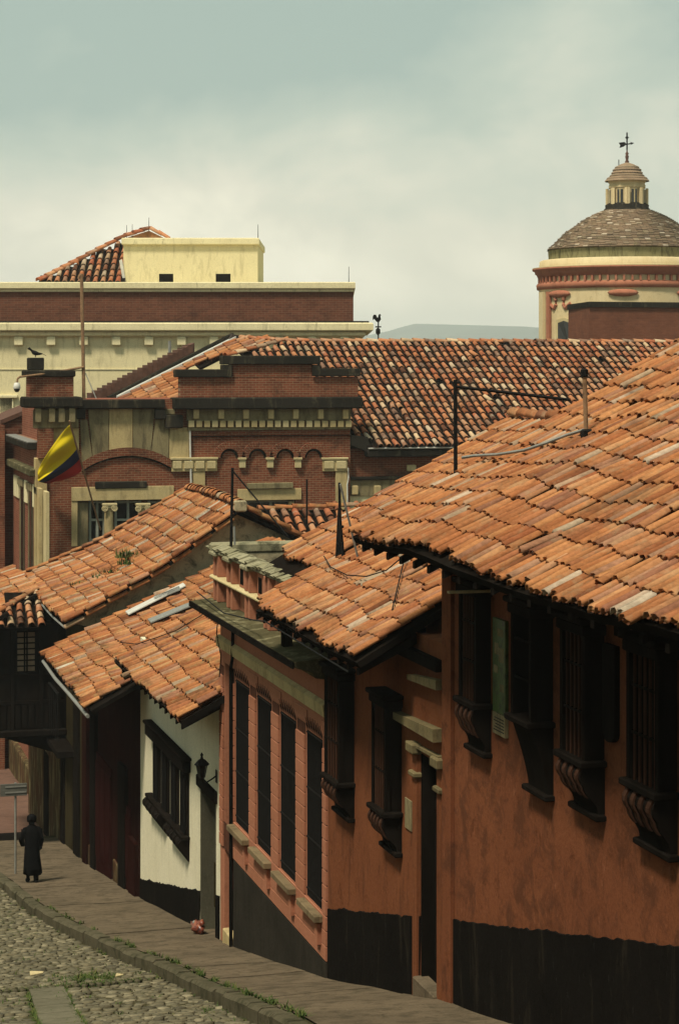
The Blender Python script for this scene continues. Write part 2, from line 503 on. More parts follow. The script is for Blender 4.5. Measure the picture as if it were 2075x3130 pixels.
# ================================================================== THE SETTING
def strip(name, xa, xb, ys, dz, mat, nx=1, wob=0.0):
    q = mb(); vs = []; fs = []
    for y in ys:
        a, c = xa(y), xb(y)
        for i in range(nx + 1):
            x = a + (c - a) * i / nx
            w = wob * noise.noise((x * .9, y * .55, 3.3)) if wob else 0
            vs.append((x, y, zg(y) + dz + w))
    n = nx + 1
    for j in range(len(ys) - 1):
        for i in range(nx):
            fs.append((j * n + i, j * n + i + 1, j * n + n + i + 1, j * n + n + i))
    q.add(vs, fs)
    return tag(q.build(name, mat, smooth=True), kind='structure')
ysf = [-40 + i * 1.0 for i in range(105)]
gy = [-600, -41] + [-40 + 4 * i for i in range(46)] + [200, 600, 2000, 6000]
strip('ground', lambda y: -4000, lambda y: 7000, gy, -.75, M_GROUND)
street = strip('street', lambda y: -4.2, lambda y: kx(y) + .02, ysf, -.235, M_EARTH, 14, .05)
yss = [-40 + i * .5 for i in range(209)]
sidewalk = strip('sidewalk', lambda y: kx(y) + .2, lambda y: XW + .35, yss, -.03, M_EARTH, 6, .035)
y = 8.0
while y < 63:                                     # cast slabs, each settled a little differently
    L = random.uniform(1.3, 2.4); n_ = 5; vs = []; fs = []
    dz0, dz1 = random.uniform(-.008, .012), random.uniform(-.008, .012)
    for i in range(n_ + 1):
        yy = y + .012 + (L - .024) * i / n_
        for k in range(5):
            x = kx(yy) + .262 + (XW + .3 - kx(yy) - .262) * k / 4
            vs.append((x, yy, zg(yy) + .035 * noise.noise((x * .9, yy * .55, 3.3)) + dz0 + (dz1 - dz0) * i / n_))
    for i in range(n_):
        for k in range(4): fs.append((i * 5 + k, i * 5 + k + 1, i * 5 + k + 6, i * 5 + k + 5))
    q = mb().add(vs, fs)
    e_ = len(vs)
    q.add([vs[k] for k in range(5)] + [(vs[k][0], vs[k][1], vs[k][2] - .05) for k in range(5)], [(k, k + 5, k + 6, k + 1) for k in range(4)])
    q.build('paving_slab', M_WALK, sidewalk, smooth=False); y += L
strip('sidewalk_opposite', lambda y: -6.2, lambda y: -4.2, ysf, -.06, M_WALK)
cross = strip('cross_street', lambda y: -40, lambda y: 90, [64 + i for i in range(13)], -.20, M_REDPAVE)
q = mb()
for (ya, yb, mt) in ((61.6, 62.6, None),):
    tag(q.box(-4, 6.6, ya, yb, zg(62) - .6, zg(62.1) - .10).build('crossing_kerb', M_CREAM), kind='structure')
tag(mb().box(-4, 7.2, 63.6, 64.6, zg(64) - .6, zg(64) + .02).build('dark_crossing_strip', M_DADO), kind='structure')  # raised black strip across the street behind the pale one
strip('far_street', lambda y: -4.2, lambda y: 9.2, [76 + 2 * i for i in range(26)], -.16, M_REDPAVE)

# kerb: single worn stones
kerb = thing('kerb', 'worn grey stone kerb edging the sidewalk beside the cobbles', 'kerb', (6, 35, zg(35)))
y = 12.0
while y < 62:
    L = random.uniform(.85, 1.35)
    a, c = y + .012, y + L - .012
    q = mb()
    dz = random.uniform(-.015, .02); dx = random.uniform(-.03, .02)
    vs = []
    for yy in (a, c):
        x0 = kx(yy) + dx
        zt = zg(yy) + .012 + dz
        vs += [(x0, yy, zt - .45), (x0 + .005, yy, zt - .045), (x0 + .05, yy, zt), (x0 + .25, yy, zt), (x0 + .25, yy, zt - .45)]
    q.add(vs, [(0, 1, 6, 5), (1, 2, 7, 6), (2, 3, 8, 7), (3, 4, 9, 8), (4, 3, 2, 1, 0), (5, 6, 7, 8, 9)])
    q.build('kerb_stone', M_KERB, kerb)
    y += L

# cobbles: individually laid stones, the largest in view are objects of their own
FRAME = [Matrix.Identity(4)]
def ray_vis(p, m=20):
    u, v, d = proj(FRAME[0] @ Vector(p))
    return d > 1 and -m < u < IW + m and -m < v < IH + m
def choose(items, cap):
    """items: [(matrix, weight)]; the cap largest in view become single objects, the rest one mass"""
    vis = [i for i in items if ray_vis(i[0].translation)]
    vis.sort(key=lambda i: -i[1])
    s = set(id(i) for i in vis[:cap])
    return [i for i in items if id(i) in s], [i for i in items if id(i) not in s]
def mass(name, tmpl, mats, material, parent, smooth=True):
    """join many transformed copies of a template mesh into one mesh"""
    if not mats: return None
    V = np.array(tmpl.v); nf = tmpl.f
    M = np.array([np.array(m) for m in mats])
    VV = np.einsum('nij,vj->nvi', M[:, :3, :3], V) + M[:, None, :3, 3]
    n = len(mats); nv = len(V)
    verts = VV.reshape(-1, 3)
    loops = np.concatenate([np.array(q) for q in nf]); cnt = np.array([len(q) for q in nf])
    L = (loops[None, :] + (np.arange(n) * nv)[:, None]).reshape(-1)
    C = np.tile(cnt, n); S = np.concatenate([[0], np.cumsum(C)[:-1]])
    me = bpy.data.meshes.new(name)
    me.vertices.add(len(verts)); me.vertices.foreach_set('co', verts.astype(np.float32).reshape(-1))
    me.loops.add(len(L)); me.loops.foreach_set('vertex_index', L.astype(np.int32))
    me.polygons.add(len(C)); me.polygons.foreach_set('loop_start', S.astype(np.int32)); me.polygons.foreach_set('loop_total', C.astype(np.int32))
    if smooth: me.polygons.foreach_set('use_smooth', [True] * len(C))
    me.materials.append(material); me.update(); me.validate()
    o = bpy.data.objects.new(name, me)
    link(o, parent); _W[o.name] = Vector((0, 0, 0))
    o['kind'] = 'stuff'
    return o
def singles(name, meshes, mats, parent):
    pw = wpos(parent)
    for m in mats:
        o = bpy.data.objects.new(name, random.choice(meshes))
        COL.objects.link(o); o.parent = parent
        o.matrix_local = Matrix.Translation(-pw) @ m
def tmesh(name, t, mat, smooth=True):
    me = bpy.data.meshes.new(name); me.from_pydata(t.v, [], t.f); me.materials.append(mat)
    if smooth: me.polygons.foreach_set('use_smooth', [True] * len(me.polygons))
    me.update(); return me
def cobble_tmpl(seed):
    r = random.Random(seed); n = 6; vs = []; fs = []
    ang = [2 * math.pi * (k + r.uniform(-.25, .25)) / n for k in range(n)]
    rad = [r.uniform(.85, 1.1) for k in range(n)]
    for s, z in ((1.0, -.6), (1.0, .15), (.86, .38)):
        for k in range(n):
            vs.append((math.cos(ang[k]) * rad[k] * s, math.sin(ang[k]) * rad[k] * s, z + r.uniform(-.06, .06)))
    for i in range(2):
        for k in range(n):
            j = (k + 1) % n
            fs.append((i * n + k, i * n + j, i * n + n + j, i * n + n + k))
    fs.append(tuple(2 * n + k for k in range(n)))
    q = MB(); q.add(vs, fs); return q
SLAB_A, SLAB_B = (3.55, 4.05), None
def slab_x(y):          # flagstone track running down the street
    return 3.30 + (y - 27.0) * .085
items = []
y = 22.0
row = 0
while y < 56:
    dyw = random.uniform(.11, .17)
    x = 1.2 + random.uniform(0, .2)
    while x < kx(y) - .08:
        w = random.uniform(.11, .24)
        cx = x + w / 2
        sx0 = slab_x(y)
        if not (y < 34.2 and sx0 - .08 < cx < sx0 + .66) and not (34.25 < y < 34.75):
            yy = y + random.uniform(-.05, .05)
            zz = zg(yy) - .235 + .05 * noise.noise((cx * .9, yy * .55, 3.3)) + random.uniform(-.02, .022)
            M = Matrix.Translation((cx, yy, zz)) @ Matrix.Rotation(random.uniform(-.25, .25), 4, 'Z') @ Matrix.Rotation(random.uniform(-.12, .12) - .18, 4, 'X') @ Matrix.Diagonal((w * .54, dyw * .56, random.uniform(.045, .075), 1))
            items.append((M, 1 / (yy + 5)))
        x += w
    y += dyw
ind, rest = choose(items, 300)
ct = [cobble_tmpl(s) for s in range(4)]
cm = [tmesh('cobble', t, M_COB) for t in ct]
singles('cobble', cm, [i[0] for i in ind], street)
for k in range(4):
    mass('cobbles', ct[k], [i[0] for i in rest[k::4]], M_COB, street)
# the flagstone track and the row of small gutter stones across the street
y = 26.2
while y < 34.1:
    L = random.uniform(.75, 1.15)
    q = mb(); x0 = slab_x(y); w = .58
    vs = [(x0 + .02 + (slab_x(yy) - slab_x(y)) + dx, yy, zg(yy) - .235 + dz) for dz in (-.12, .045) for yy, dx in ((y + .015, 0), (y + .015, w), (y + L - .015, w), (y + L - .015, 0))]
    q.add(vs, [(3, 2, 1, 0), (4, 5, 6, 7), (0, 1, 5, 4), (1, 2, 6, 5), (2, 3, 7, 6), (3, 0, 4, 7)])
    q.build('flagstone', M_TRACK, street)
    y += L
gs = []
x = 1.5
while x < 6.0:
    for yy in (34.42, 34.56):
        M = Matrix.Translation((x, yy + random.uniform(-.02, .02), zg(yy) - .215)) @ Matrix.Diagonal((.06, .06, .09, 1))
        gs.append(M)
    x += .13
singles('gutter_stone', [tmesh('gutter_stone', ct[1], M_KERB)], gs, street)

# weeds in the joints and along the kerb
blade = MB().add([(-.012, 0, 0), (.012, 0, 0), (.009, .02, .6), (-.007, .02, .6), (0, .09, 1)], [(0, 1, 2, 3), (3, 2, 4)])
gm = []
def tuft(x, y, z, n, h, r):
    for _ in range(n):
        a = random.uniform(0, 6.28); rr = r * math.sqrt(random.random())
        gm.append(Matrix.Translation((x + rr * math.cos(a), y + rr * math.sin(a), z)) @ Matrix.Rotation(random.uniform(0, 6.28), 4, 'Z') @ Matrix.Rotation(random.uniform(-.7, .3), 4, 'X') @ Matrix.Diagonal((1, 1, h * random.uniform(.5, 1.3), 1)))
for i in range(130):
    yy = random.uniform(24, 50)
    x = kx(yy) + random.choice((.27, .27, -.03))
    if noise.noise((yy * .8, 1.7, 0)) > -.05 or random.random() < .2:
        tuft(x, yy, zg(yy) - (0 if x > kx(yy) + .1 else .25), 14, .08, .06)
for i in range(150):
    x = random.uniform(1.6, 5.9); yy = 34.49 + random.uniform(-.1, .1)
    tuft(x, yy, zg(yy) - .25, 12, .08, .05)
for i in range(60):
    x = random.gauss(5.1, .35); yy = random.gauss(35.6, .35)
    tuft(x, yy, zg(yy) - .24, 14, .09, .09)
for i in range(150):
    yy = random.uniform(27, 34); x = slab_x(yy) + random.choice((-.02, .6))
    tuft(x, yy, zg(yy) - .24, 8, .06, .03)
for i in range(220):
    yy = random.uniform(26, 54); x = random.uniform(2, kx(yy))
    tuft(x, yy, zg(yy) - .235, 6, .05, .09)
g = mass('grass', blade, gm, M_GRASS, None)
tag(g, 'short green weeds growing between cobbles and along the kerb', 'grass', kind='stuff')

# far hills on the horizon
q = mb(); vs = []; fs = []
HY = 4200.0
prof = [(900, 1060), (1200, 1052), (1345, 1052), (1420, 1042), (1500, 1026), (1560, 1008), (1600, 998), (1640, 1001), (1750, 1006), (1900, 1015), (2200, 1020), (2800, 1030)]
for u, v in prof:
    p = P(u, v, y=HY)
    vs += [(p.x, HY - 500, -3), (p.x, HY, p.z), (p.x, HY + 800, p.z + 20)]
for i in range(len(prof) - 1):
    fs += [(i * 3, i * 3 + 3, i * 3 + 4, i * 3 + 1), (i * 3 + 1, i * 3 + 4, i * 3 + 5, i * 3 + 2)]
q.add(vs, fs); tag(q.build('hills', M_HILL), kind='structure')

# ================================================================== ROOFS
def cover_tmpl(r, L, th=.02, n=6, taper=.8):
    """half-barrel cover tile: wide lower end at y=0, narrow upper end at y=L, hollow below"""
    q = MB(); vs = []
    for yy, s in ((0, 1.0), (L, taper)):
        for rr in (r * s, (r - th) * s):
            for k in range(n + 1):
                t = math.pi * k / n
                vs.append((-rr * math.cos(t), yy, rr * math.sin(t) * 1.05))
    m = n + 1; fs = []
    for k in range(n):
        fs.append((k, k + 1, 2 * m + k + 1, 2 * m + k))             # outside
        fs.append((m + k + 1, m + k, 3 * m + k, 3 * m + k + 1))     # inside
        fs.append((k + 1, k, m + k, m + k + 1))                     # lower rim
    fs.append((0, 2 * m, 3 * m, m)); fs.append((n, m + n, 3 * m + n, 2 * m + n))
    q.add(vs, fs); return q
def pan_tmpl(r, L, n=4):
    q = MB(); vs = []
    for yy, dz in ((0, .012), (L, -.0)):
        for k in range(n + 1):
            t = math.pi * k / n
            vs.append((-r * math.cos(t), yy, -r * .62 * math.sin(t) + dz))
    m = n + 1
    fs = [(k, k + 1, m + k + 1, m + k)[::-1] for k in range(n)]
    q.add(vs, fs); return q
def inpoly(p, poly):
    x, y = p; c = False; j = len(poly) - 1
    for i in range(len(poly)):
        (xi, yi), (xj, yj) = poly[i], poly[j]
        if (yi > y) != (yj > y) and x < (xj - xi) * (y - yi) / (yj - yi) + xi: c = not c
        j = i
    return c
def roof(parent, O, E, U, poly, pitch=.21, expo=.42, rf=.45, mat=None, pan=None, sag=None, cap=300, jit=1.0, deck=True, rows_off=0.0, deckmat=None, deckth=.09, tilt=.085, tap=.0):
    """O eave corner, E along the eave, U up the slope (unit); poly = outline in (e, u) metres"""
    O, E, U = Vector(O), Vector(E).normalized(), Vector(U).normalized()
    Nn = E.cross(U).normalized()
    sag = sag or (lambda e, u: 0.0)
    es = [p[0] for p in poly]; us = [p[1] for p in poly]
    r = pitch * rf
    tm = [cover_tmpl(r * k, expo * 1.22 * l_, taper=t_ + tap) for k, l_, t_ in ((1.0, 1, .73), (1.06, 1.03, .70), (.95, .98, .77), (1.03, .95, .72), (.98, 1.06, .78))]
    for t_ in tm:                                 # hand-made tiles: none is quite true, rims chipped
        t_.v = [(x + random.gauss(0, .006), y_ + (random.gauss(0, .012) if y_ < .01 else 0) + .010 * math.sin(x * 40), z + random.gauss(0, .005)) for x, y_, z in t_.v]
    pt = pan_tmpl(pitch * .46, expo * 1.15)
    covers = []; pans = []
    i0, i1 = int(math.floor(min(es) / pitch)) - 1, int(math.ceil(max(es) / pitch)) + 1
    j0, j1 = int(math.floor(min(us) / expo)) - 1, int(math.ceil(max(us) / expo)) + 1
    sd_ = random.uniform(0, 100)
    def place(e, u, h, tilt, yaw=0, roll=0):
        d = .25
        s0 = sag(e, u)
        du = (sag(e, u + d) - s0) / d; de = (sag(e + d, u) - s0) / d
        Ut = (U + Nn * (du + tilt)).normalized(); Et = (E + Nn * (de + roll)).normalized()
        if yaw: Ut = (Ut + Et * yaw).normalized()
        Et = (Et - Ut * Et.dot(Ut)).normalized(); Nt = Et.cross(Ut)
        p = O + E * e + U * u + Nn * (h + s0)
        M = Matrix(((Et.x, Ut.x, Nt.x, p.x), (Et.y, Ut.y, Nt.y, p.y), (Et.z, Ut.z, Nt.z, p.z), (0, 0, 0, 1)))
        return M
    for i in range(i0, i1 + 1):
        cd = random.uniform(-.015, .015) * jit
        for j in range(j0, j1 + 1):
            u = j * expo + rows_off + cd + .11 * jit * (noise.noise((i * .11, j * .45, sd_)) + .5 * noise.noise((i * .33, j * .8, sd_ + 3))) + random.uniform(-.02, .02) * jit
            e = (i + .5) * pitch + .010 * jit * noise.noise((i * 3.1, j * .7, sd_ + 9))
            if inpoly((e, u + expo * .45), poly):
                yaw = random.uniform(-.022, .022) * jit; lift = 0
                if random.random() < .02 * jit: yaw += random.choice((-1, 1)) * random.uniform(.06, .16); lift = .02; u += random.uniform(-.12, .05)
                if random.random() < .006 * jit: continue
                if u < min(us) + expo * .6: u += random.uniform(-.05, .04) * jit
                covers.append(place(e, u, .05 + lift, -tilt, yaw, random.uniform(-.02, .02)))
            ep = i * pitch
            if inpoly((ep - pitch * .4, u + .03 + expo * .45), poly) and inpoly((ep + pitch * .4, u + .03 + expo * .45), poly):
                pans.append(place(ep, u + .03, .05, -.05))
    itm = []
    for M in covers:
        itm.append((M, 1.0 / max(1, (M.translation - CP).length)))
    ind, rest = choose(itm, cap)
    meshes = [tmesh('tile', t, mat) for t in tm]
    singles('tile', meshes, [i[0] for i in ind], parent)
    for k in range(len(tm)):
        if rest[k::len(tm)]: mass('tiles', tm[k], [i[0] for i in rest[k::len(tm)]], mat, parent)
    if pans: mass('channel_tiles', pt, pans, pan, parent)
    if deck:
        q = mb()
        # deck follows the sag: split the outline on a grid
        top = []
        ne = max(2, int((max(es) - min(es)) / .8)); nu = max(2, int((max(us) - min(us)) / .8))
        for a in range(ne):
            for c in range(nu):
                e0 = min(es) + (max(es) - min(es)) * a / ne; e1 = min(es) + (max(es) - min(es)) * (a + 1) / ne
                u0 = min(us) + (max(us) - min(us)) * c / nu; u1 = min(us) + (max(us) - min(us)) * (c + 1) / nu
                if inpoly(((e0 + e1) / 2, (u0 + u1) / 2), poly):
                    pp = [O + E * ee + U * uu + Nn * (sag(ee, uu) - .02) for ee, uu in ((e0, u0), (e1, u0), (e1, u1), (e0, u1))]
                    q.prism(pp, Nn * -deckth)
        q.build('roof_deck', deckmat or M_WOOD, parent)
    return O, E, U, Nn, place
def ridge_line(parent, pts, mat, r=.13, L=.46, lift=.06, name='ridge_tile'):
    """a row of cover tiles along a ridge, hip or verge polyline"""
    t = cover_tmpl(r, L * 1.18, .018); me = tmesh(name, t, mat); mats = []
    for a, c in zip(pts[:-1], pts[1:]):
        a, c = Vector(a), Vector(c); d = (c - a); n = max(1, int(round(d.length / L))); U = d.normalized()
        E = U.cross(Vector((0, 0, 1))).normalized(); Nn = E.cross(U)
        for k in range(n):
            p = a + d * (k / n) + Nn * (lift + random.uniform(-.01, .012)); Ut = (U - Nn * .05 + E * random.uniform(-.03, .03)).normalized(); Et = (E - Ut * E.dot(Ut)).normalized(); Nt = Et.cross(Ut)
            mats.append(Matrix(((Et.x, Ut.x, Nt.x, p.x), (Et.y, Ut.y, Nt.y, p.y), (Et.z, Ut.z, Nt.z, p.z), (0, 0, 0, 1))))
    singles(name, [me], mats, parent)
def wave(s, a=.04):
    return lambda e, u: a * (noise.noise((e * .35, u * .3, s)) * 1.3 + .5 * noise.noise((e * .9, u * .8, s + 5)))
def street_roof(parent, xe, ze, m, y_near, y_far, poly_xy, **kw):
    """roof slope facing the street; outline given in plan (x, y)"""
    c = math.sqrt(1 + m * m)
    poly = [(y_far - y, (x - xe) * c) for x, y in poly_xy]
    return roof(parent, (xe, y_far, ze), (0, -1, 0), (1, 0, m), poly, **kw)
def rafters(parent, xe, ze, m, y0, y1, x1, step=.62, mat=None):
    """rafter tails under the eave, each its own beam"""
    y = y0
    while y < y1:
        q = mb()
        poly = [(xe + .06, y, ze - .14 + m * .06), (x1, y, ze - .14 + m * (x1 - xe)), (x1, y, ze - .28 + m * (x1 - xe)), (xe + .06, y, ze - .22 + m * .06)]
        q.prism(poly, (0, .09, 0)); q.build('rafter', mat or M_WOOD, parent)
        y += step

# ================================================================== WALLS
def facade(parent, mat, x, th, y0, y1, zb, zt, openings=(), name='wall'):
    """street wall in the plane x (facing -x) with real openings (y0,y1,z0,z1) and their reveals"""
    ys = sorted(set([y0, y1] + [q for o in openings for q in o[:2]])); zs = sorted(set([zb, zt] + [q for o in openings for q in o[2:4]]))
    q = mb()
    for a, c in zip(ys[:-1], ys[1:]):
        for d, e in zip(zs[:-1], zs[1:]):
            if any(o[0] <= (a + c) / 2 <= o[1] and o[2] <= (d + e) / 2 <= o[3] for o in openings): continue
            q.quad((x, c, d), (x, a, d), (x, a, e), (x, c, e))
    for (a, c, d, e) in [o[:4] for o in openings]:
        q.quad((x, a, d), (x, c, d), (x + th, c, d), (x + th, a, d)); q.quad((x, c, e), (x, a, e), (x + th, a, e), (x + th, c, e))
        q.quad((x, a, e), (x, a, d), (x + th, a, d), (x + th, a, e)); q.quad((x, c, d), (x, c, e), (x + th, c, e), (x + th, c, d))
    q.quad((x, y0, zb), (x + th, y0, zb), (x + th, y0, zt), (x, y0, zt)); q.quad((x + th, y1, zb), (x, y1, zb), (x, y1, zt), (x + th, y1, zt))
    q.quad((x, y1, zt), (x, y0, zt), (x + th, y0, zt), (x + th, y1, zt))
    return q.build(name, mat, parent)
def body(parent, mat, prof, y0, y1, name='gable_wall'):
    """the house behind its street wall: a closed block with the roof's own gable profile [(x,z)...]"""
    return mb().prism([(x, y0, z) for x, z in prof], (0, y1 - y0, 0)).build(name, mat, parent)
def dado(parent, mat, y0, y1, zt0, zt1, x=XW, th=.02, name='dado'):
    """painted base coat with a hand-cut, chipped upper edge"""
    n = max(8, int((y1 - y0) / .09))
    q = mb(); vs = []
    for i in range(n + 1):
        t = i / n; yy = y0 + (y1 - y0) * t
        zt = zt0 + (zt1 - zt0) * t + .035 * noise.noise((yy * 1.3, 2, 7)) + .03 * noise.noise((yy * 6, 5, 1)) + random.uniform(-.008, .008)
        vs += [(x - th, yy, zg(yy) - .35), (x - th, yy, zt - .01), (x + .02, yy, zt)]
    fs = []
    for i in range(n):
        fs += [(i * 3, i * 3 + 1, i * 3 + 4, i * 3 + 3), (i * 3 + 1, i * 3 + 2, i * 3 + 5, i * 3 + 4)]
    fs += [(0, 2, 1), (n * 3, n * 3 + 1, n * 3 + 2)]
    return q.add(vs, fs).build(name, mat, parent)
def colonial_window(house, y0, y1, zt, zs, zb, p=.28, nbars=6, ribs=5, mat=None, bar_mat=None, panel=True, deep=False):
    """projecting timber window: hood, barred cage, shelf, swelling ribbed base; y0 near, y1 far"""
    mat = mat or M_WOOD; bar_mat = bar_mat or M_WOODL
    w = boxp('window', mat, house, XW - .03, XW + .12, y0 + .04, y1 - .04, zs, zt - .02)      # shutters at the back
    for k in range(2):                                                                         # panelled leaves
        a = y0 + .06 + (y1 - y0 - .12) * k / 2; c = a + (y1 - y0 - .12) / 2 - .02
        for d, e in ((zs + .1, zs + (zt - zs) * .45), (zs + (zt - zs) * .5, zt - .25)):
            mb().bbox(XW - .055, XW - .028, a + .05, c - .05, d, e, .012).build('shutter_panel', mat, w)
    q = mb().bbox(XW - p - .07, XW, y0 - .07, y1 + .07, zt, zt + .07, .015).bbox(XW - p - .03, XW, y0 - .03, y1 + .03, zt - .12, zt - .003, .015)
    q.build('hood', mat, w)
    mb().bbox(XW - p - .06, XW, y0 - .05, y1 + .05, zs - .075, zs, .015).build('shelf', mat, w)
    for yy in (y0, y1 - .07):
        mb().box(XW - p, XW - p + .07, yy, yy + .07, zs + .002, zt - .123).build('post', mat, w)
    for k in range(nbars):                                                                     # turned bars on the front
        yy = y0 + .07 + (y1 - y0 - .14) * (k + .5) / nbars
        mb().tube([(XW - p + .035, yy, zs), (XW - p + .035, yy, zs + (zt - zs) * .5), (XW - p + .035, yy, zt - .1)], .017, 6).build('bar', bar_mat, w)
    for yy in (y0 + .02, y1 - .05):                                                            # boarded cheeks
        mb().box(XW - p * .72, XW - .002, yy, yy + .03, zs + .002, zt - .123).build('cheek_board', mat, w)
    for zz in (zs + (zt - zs) * .33, zs + (zt - zs) * .67):
        mb().box(XW - p + .02, XW - p + .05, y0 + .07, y1 - .07, zz, zz + .03).build('rail', mat, w)
    # swelling base
    h = zs - .075 - zb
    prof = []
    for k in range(13):
        t = k / 12
        if deep: xo = p * (1 - t) ** 1.25 * .96 + .06 * t
        else:
            bul = p + .05 * math.sin(math.pi * min(1, t / .42)) if t < .42 else .075 + (p - .075) * (.5 + .5 * math.cos(math.pi * (t - .42) / .58)) ** 1.3
            xo = bul
        prof.append((XW - xo, zs - .076 - h * t))
    poly = [(x, y0 + .012, z) for x, z in prof] + [(XW, y0 + .012, prof[-1][1]), (XW, y0 + .012, prof[0][1])]
    mb().prism(poly, (0, y1 - y0 - .024, 0)).build('bracket_base', mat, w)
    for k in range(ribs):
        ya = y0 + (y1 - y0) * (k + .3) / ribs; 
        pr = prof[:9]
        poly = [(x - .022, ya, z) for x, z in pr] + [(x + .02, ya, z) for x, z in reversed(pr)]
        mb().prism(poly, (0, (y1 - y0) * .4 / ribs, 0)).build('rib', bar_mat, w)
    mb().bbox(XW - .12, XW, y0 - .03, y1 + .05, zb - .07, zb, .015).build('sill', mat, w)
    return w

# ================================================================== HOUSE A: near terracotta house
def yx(u, x=XW): return P(u, 2000, x=x).y          # where along the street a photo column meets the house fronts
def zx(u, v, x=XW): return P(u, v, x=x).z
YA0, YA1 = 11.0, 24.7
hA = thing('terracotta_house', 'near terracotta house with black dado, dark timber windows and wide tiled eave', 'house', (12, 18, zg(18)))
mA = .535; xeA, zeA = 7.08, 12.72
facade(hA, M_A, XW, .3, YA0, YA1, 3.5, 13.05)
body(hA, M_A, [(XW + .3, 3.5), (XW + .3, 13.2), (15.0, zeA - .2 + mA * (15 - xeA)), (22, 13.2), (22, 3.5)], YA0, YA1 - .002)
za_, zb__ = zx(2075, 2890), zx(1360, 2808)
dado(hA, M_DADO, YA0, YA1 - .01, zb__ + (za_ - zb__) * (YA1 - YA0) / (YA1 - yx(2075)), zb__)
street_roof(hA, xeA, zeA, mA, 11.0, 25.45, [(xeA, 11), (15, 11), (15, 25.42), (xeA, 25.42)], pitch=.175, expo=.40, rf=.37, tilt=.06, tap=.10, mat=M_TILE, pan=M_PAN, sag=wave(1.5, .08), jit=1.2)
ridge_line(hA, [(15, 25.3, zeA + mA * (15 - xeA)), (15, 11, zeA + mA * (15 - xeA))], M_TILE, .15, .5)
rafters(hA, xeA, zeA, mA, 11.3, 25.2, 8.3, .55)
# cornice board along the wall top, plank end sticking out under the eave
mb().box(XW - .14, XW - .003, YA0, YA1, 12.55, 12.72).build('eave_board', M_WOOD, hA)
mb().box(7.55, XW + .1, yx(1512), yx(1505), zx(1500, 1800), zx(1500, 1812) + .02).build('plank_end', M_STONE_L, hA)
mb().bbox(XW - .05, XW - .003, YA1 - .38, YA1 - .02, 6.2, 12.5, .01).build('corner_pilaster', M_A, hA)
for (uf, un, vt, vs_, vb, kw) in (
        (1429, 1502, 1800, 2150, 2300, dict(p=.20, nbars=5, ribs=4)),
        (1608, 1692, 1850, 2205, 2430, dict(p=.27, nbars=0, ribs=0, deep=True)),
        (1750, 1849, 1905, 2322, 2490, dict(p=.23, nbars=5, ribs=4)),
        (1950, 2072, 1990, 2415, 2612, dict(p=.21, nbars=5, ribs=4))):
    y1, y0 = yx(uf, XW - .08), yx(un)
    zt = zx(un, vt); 
    zb = zx(un, vb)
    # heights read at the near jamb: convert the far-edge shelf height along the level line
    zs = P((uf + un) / 2 - 15, vs_, x=XW - .2).z
    colonial_window(hA, y0, y1, 12.28, zs, zb, **kw)
# dark rounded board beside the last window
q = mb(); ya, yb_ = yx(1893), yx(1855); zt_, zb_ = 12.1, zx(1874, 2262); poly = [(XW, ya, zt_), (XW, yb_, zt_)]
for k in range(9):
    t = math.pi * k / 8
    poly.append((XW, (ya + yb_) / 2 + (yb_ - ya) / 2 * math.cos(t), zb_ + .08 - .1 * math.sin(t)))
q.prism(poly, (-.06, 0, 0)).build('wall_board', M_WOOD, hA)

# green poster board on the wall between the first two windows
m, nt, b_ = base_mat('poster_print', .5, .3)
v = N(nt, 'ShaderNodeTexCoord').outputs['Object']
n_ = noise_node(nt, mapping(nt, v, (6, 6, 4)), 1.0, 4, .7, .4)
nt.links.new(ramp(nt, n_, [(.3, (.012, .02, .009)), (.46, (.045, .07, .02)), (.56, (.06, .10, .026)), (.62, (.025, .035, .016)), (.75, (.13, .13, .09))]), b_.inputs['Base Color'])
M_POSTER = m
pb = thing('poster_board', 'tall green printed board hung on terracotta wall between two timber windows', 'poster', (XW - .03, yx(1535), zx(1535, 2250)))
y0, y1 = yx(1554), yx(1516); zt_ = 11.95; z0_ = zx(1535, 2248)
mb().bbox(XW - .045, XW - .004, y0, y1, z0_ + .26, zt_, .006).build('print', M_POSTER, pb)
lab = mb().bbox(XW - .047, XW - .004, y0, y1, z0_, z0_ + .255, .006).build('caption_panel', M_STONE_D, pb)
for k in range(5):
    zz = z0_ + .05 + k * .036
    mb().box(XW - .050, XW - .0475, y0 + .03, y1 - .04 - .03 * (k % 3), zz, zz + .012).build('text_line', M_IRON, lab)
for (a, c, d, e) in ((.1, .5, .55, .70), (.5, .85, .62, .74), (.15, .6, .82, .90), (.55, .9, .42, .5), (.1, .4, .24, .32)):
    H = zt_ - z0_ - .26
    mb().box(XW - .0475, XW - .0455, y0 + (y1 - y0) * a, y0 + (y1 - y0) * c, z0_ + .26 + H * d, z0_ + .26 + H * e).build('printed_block', M_STONE_D, pb)

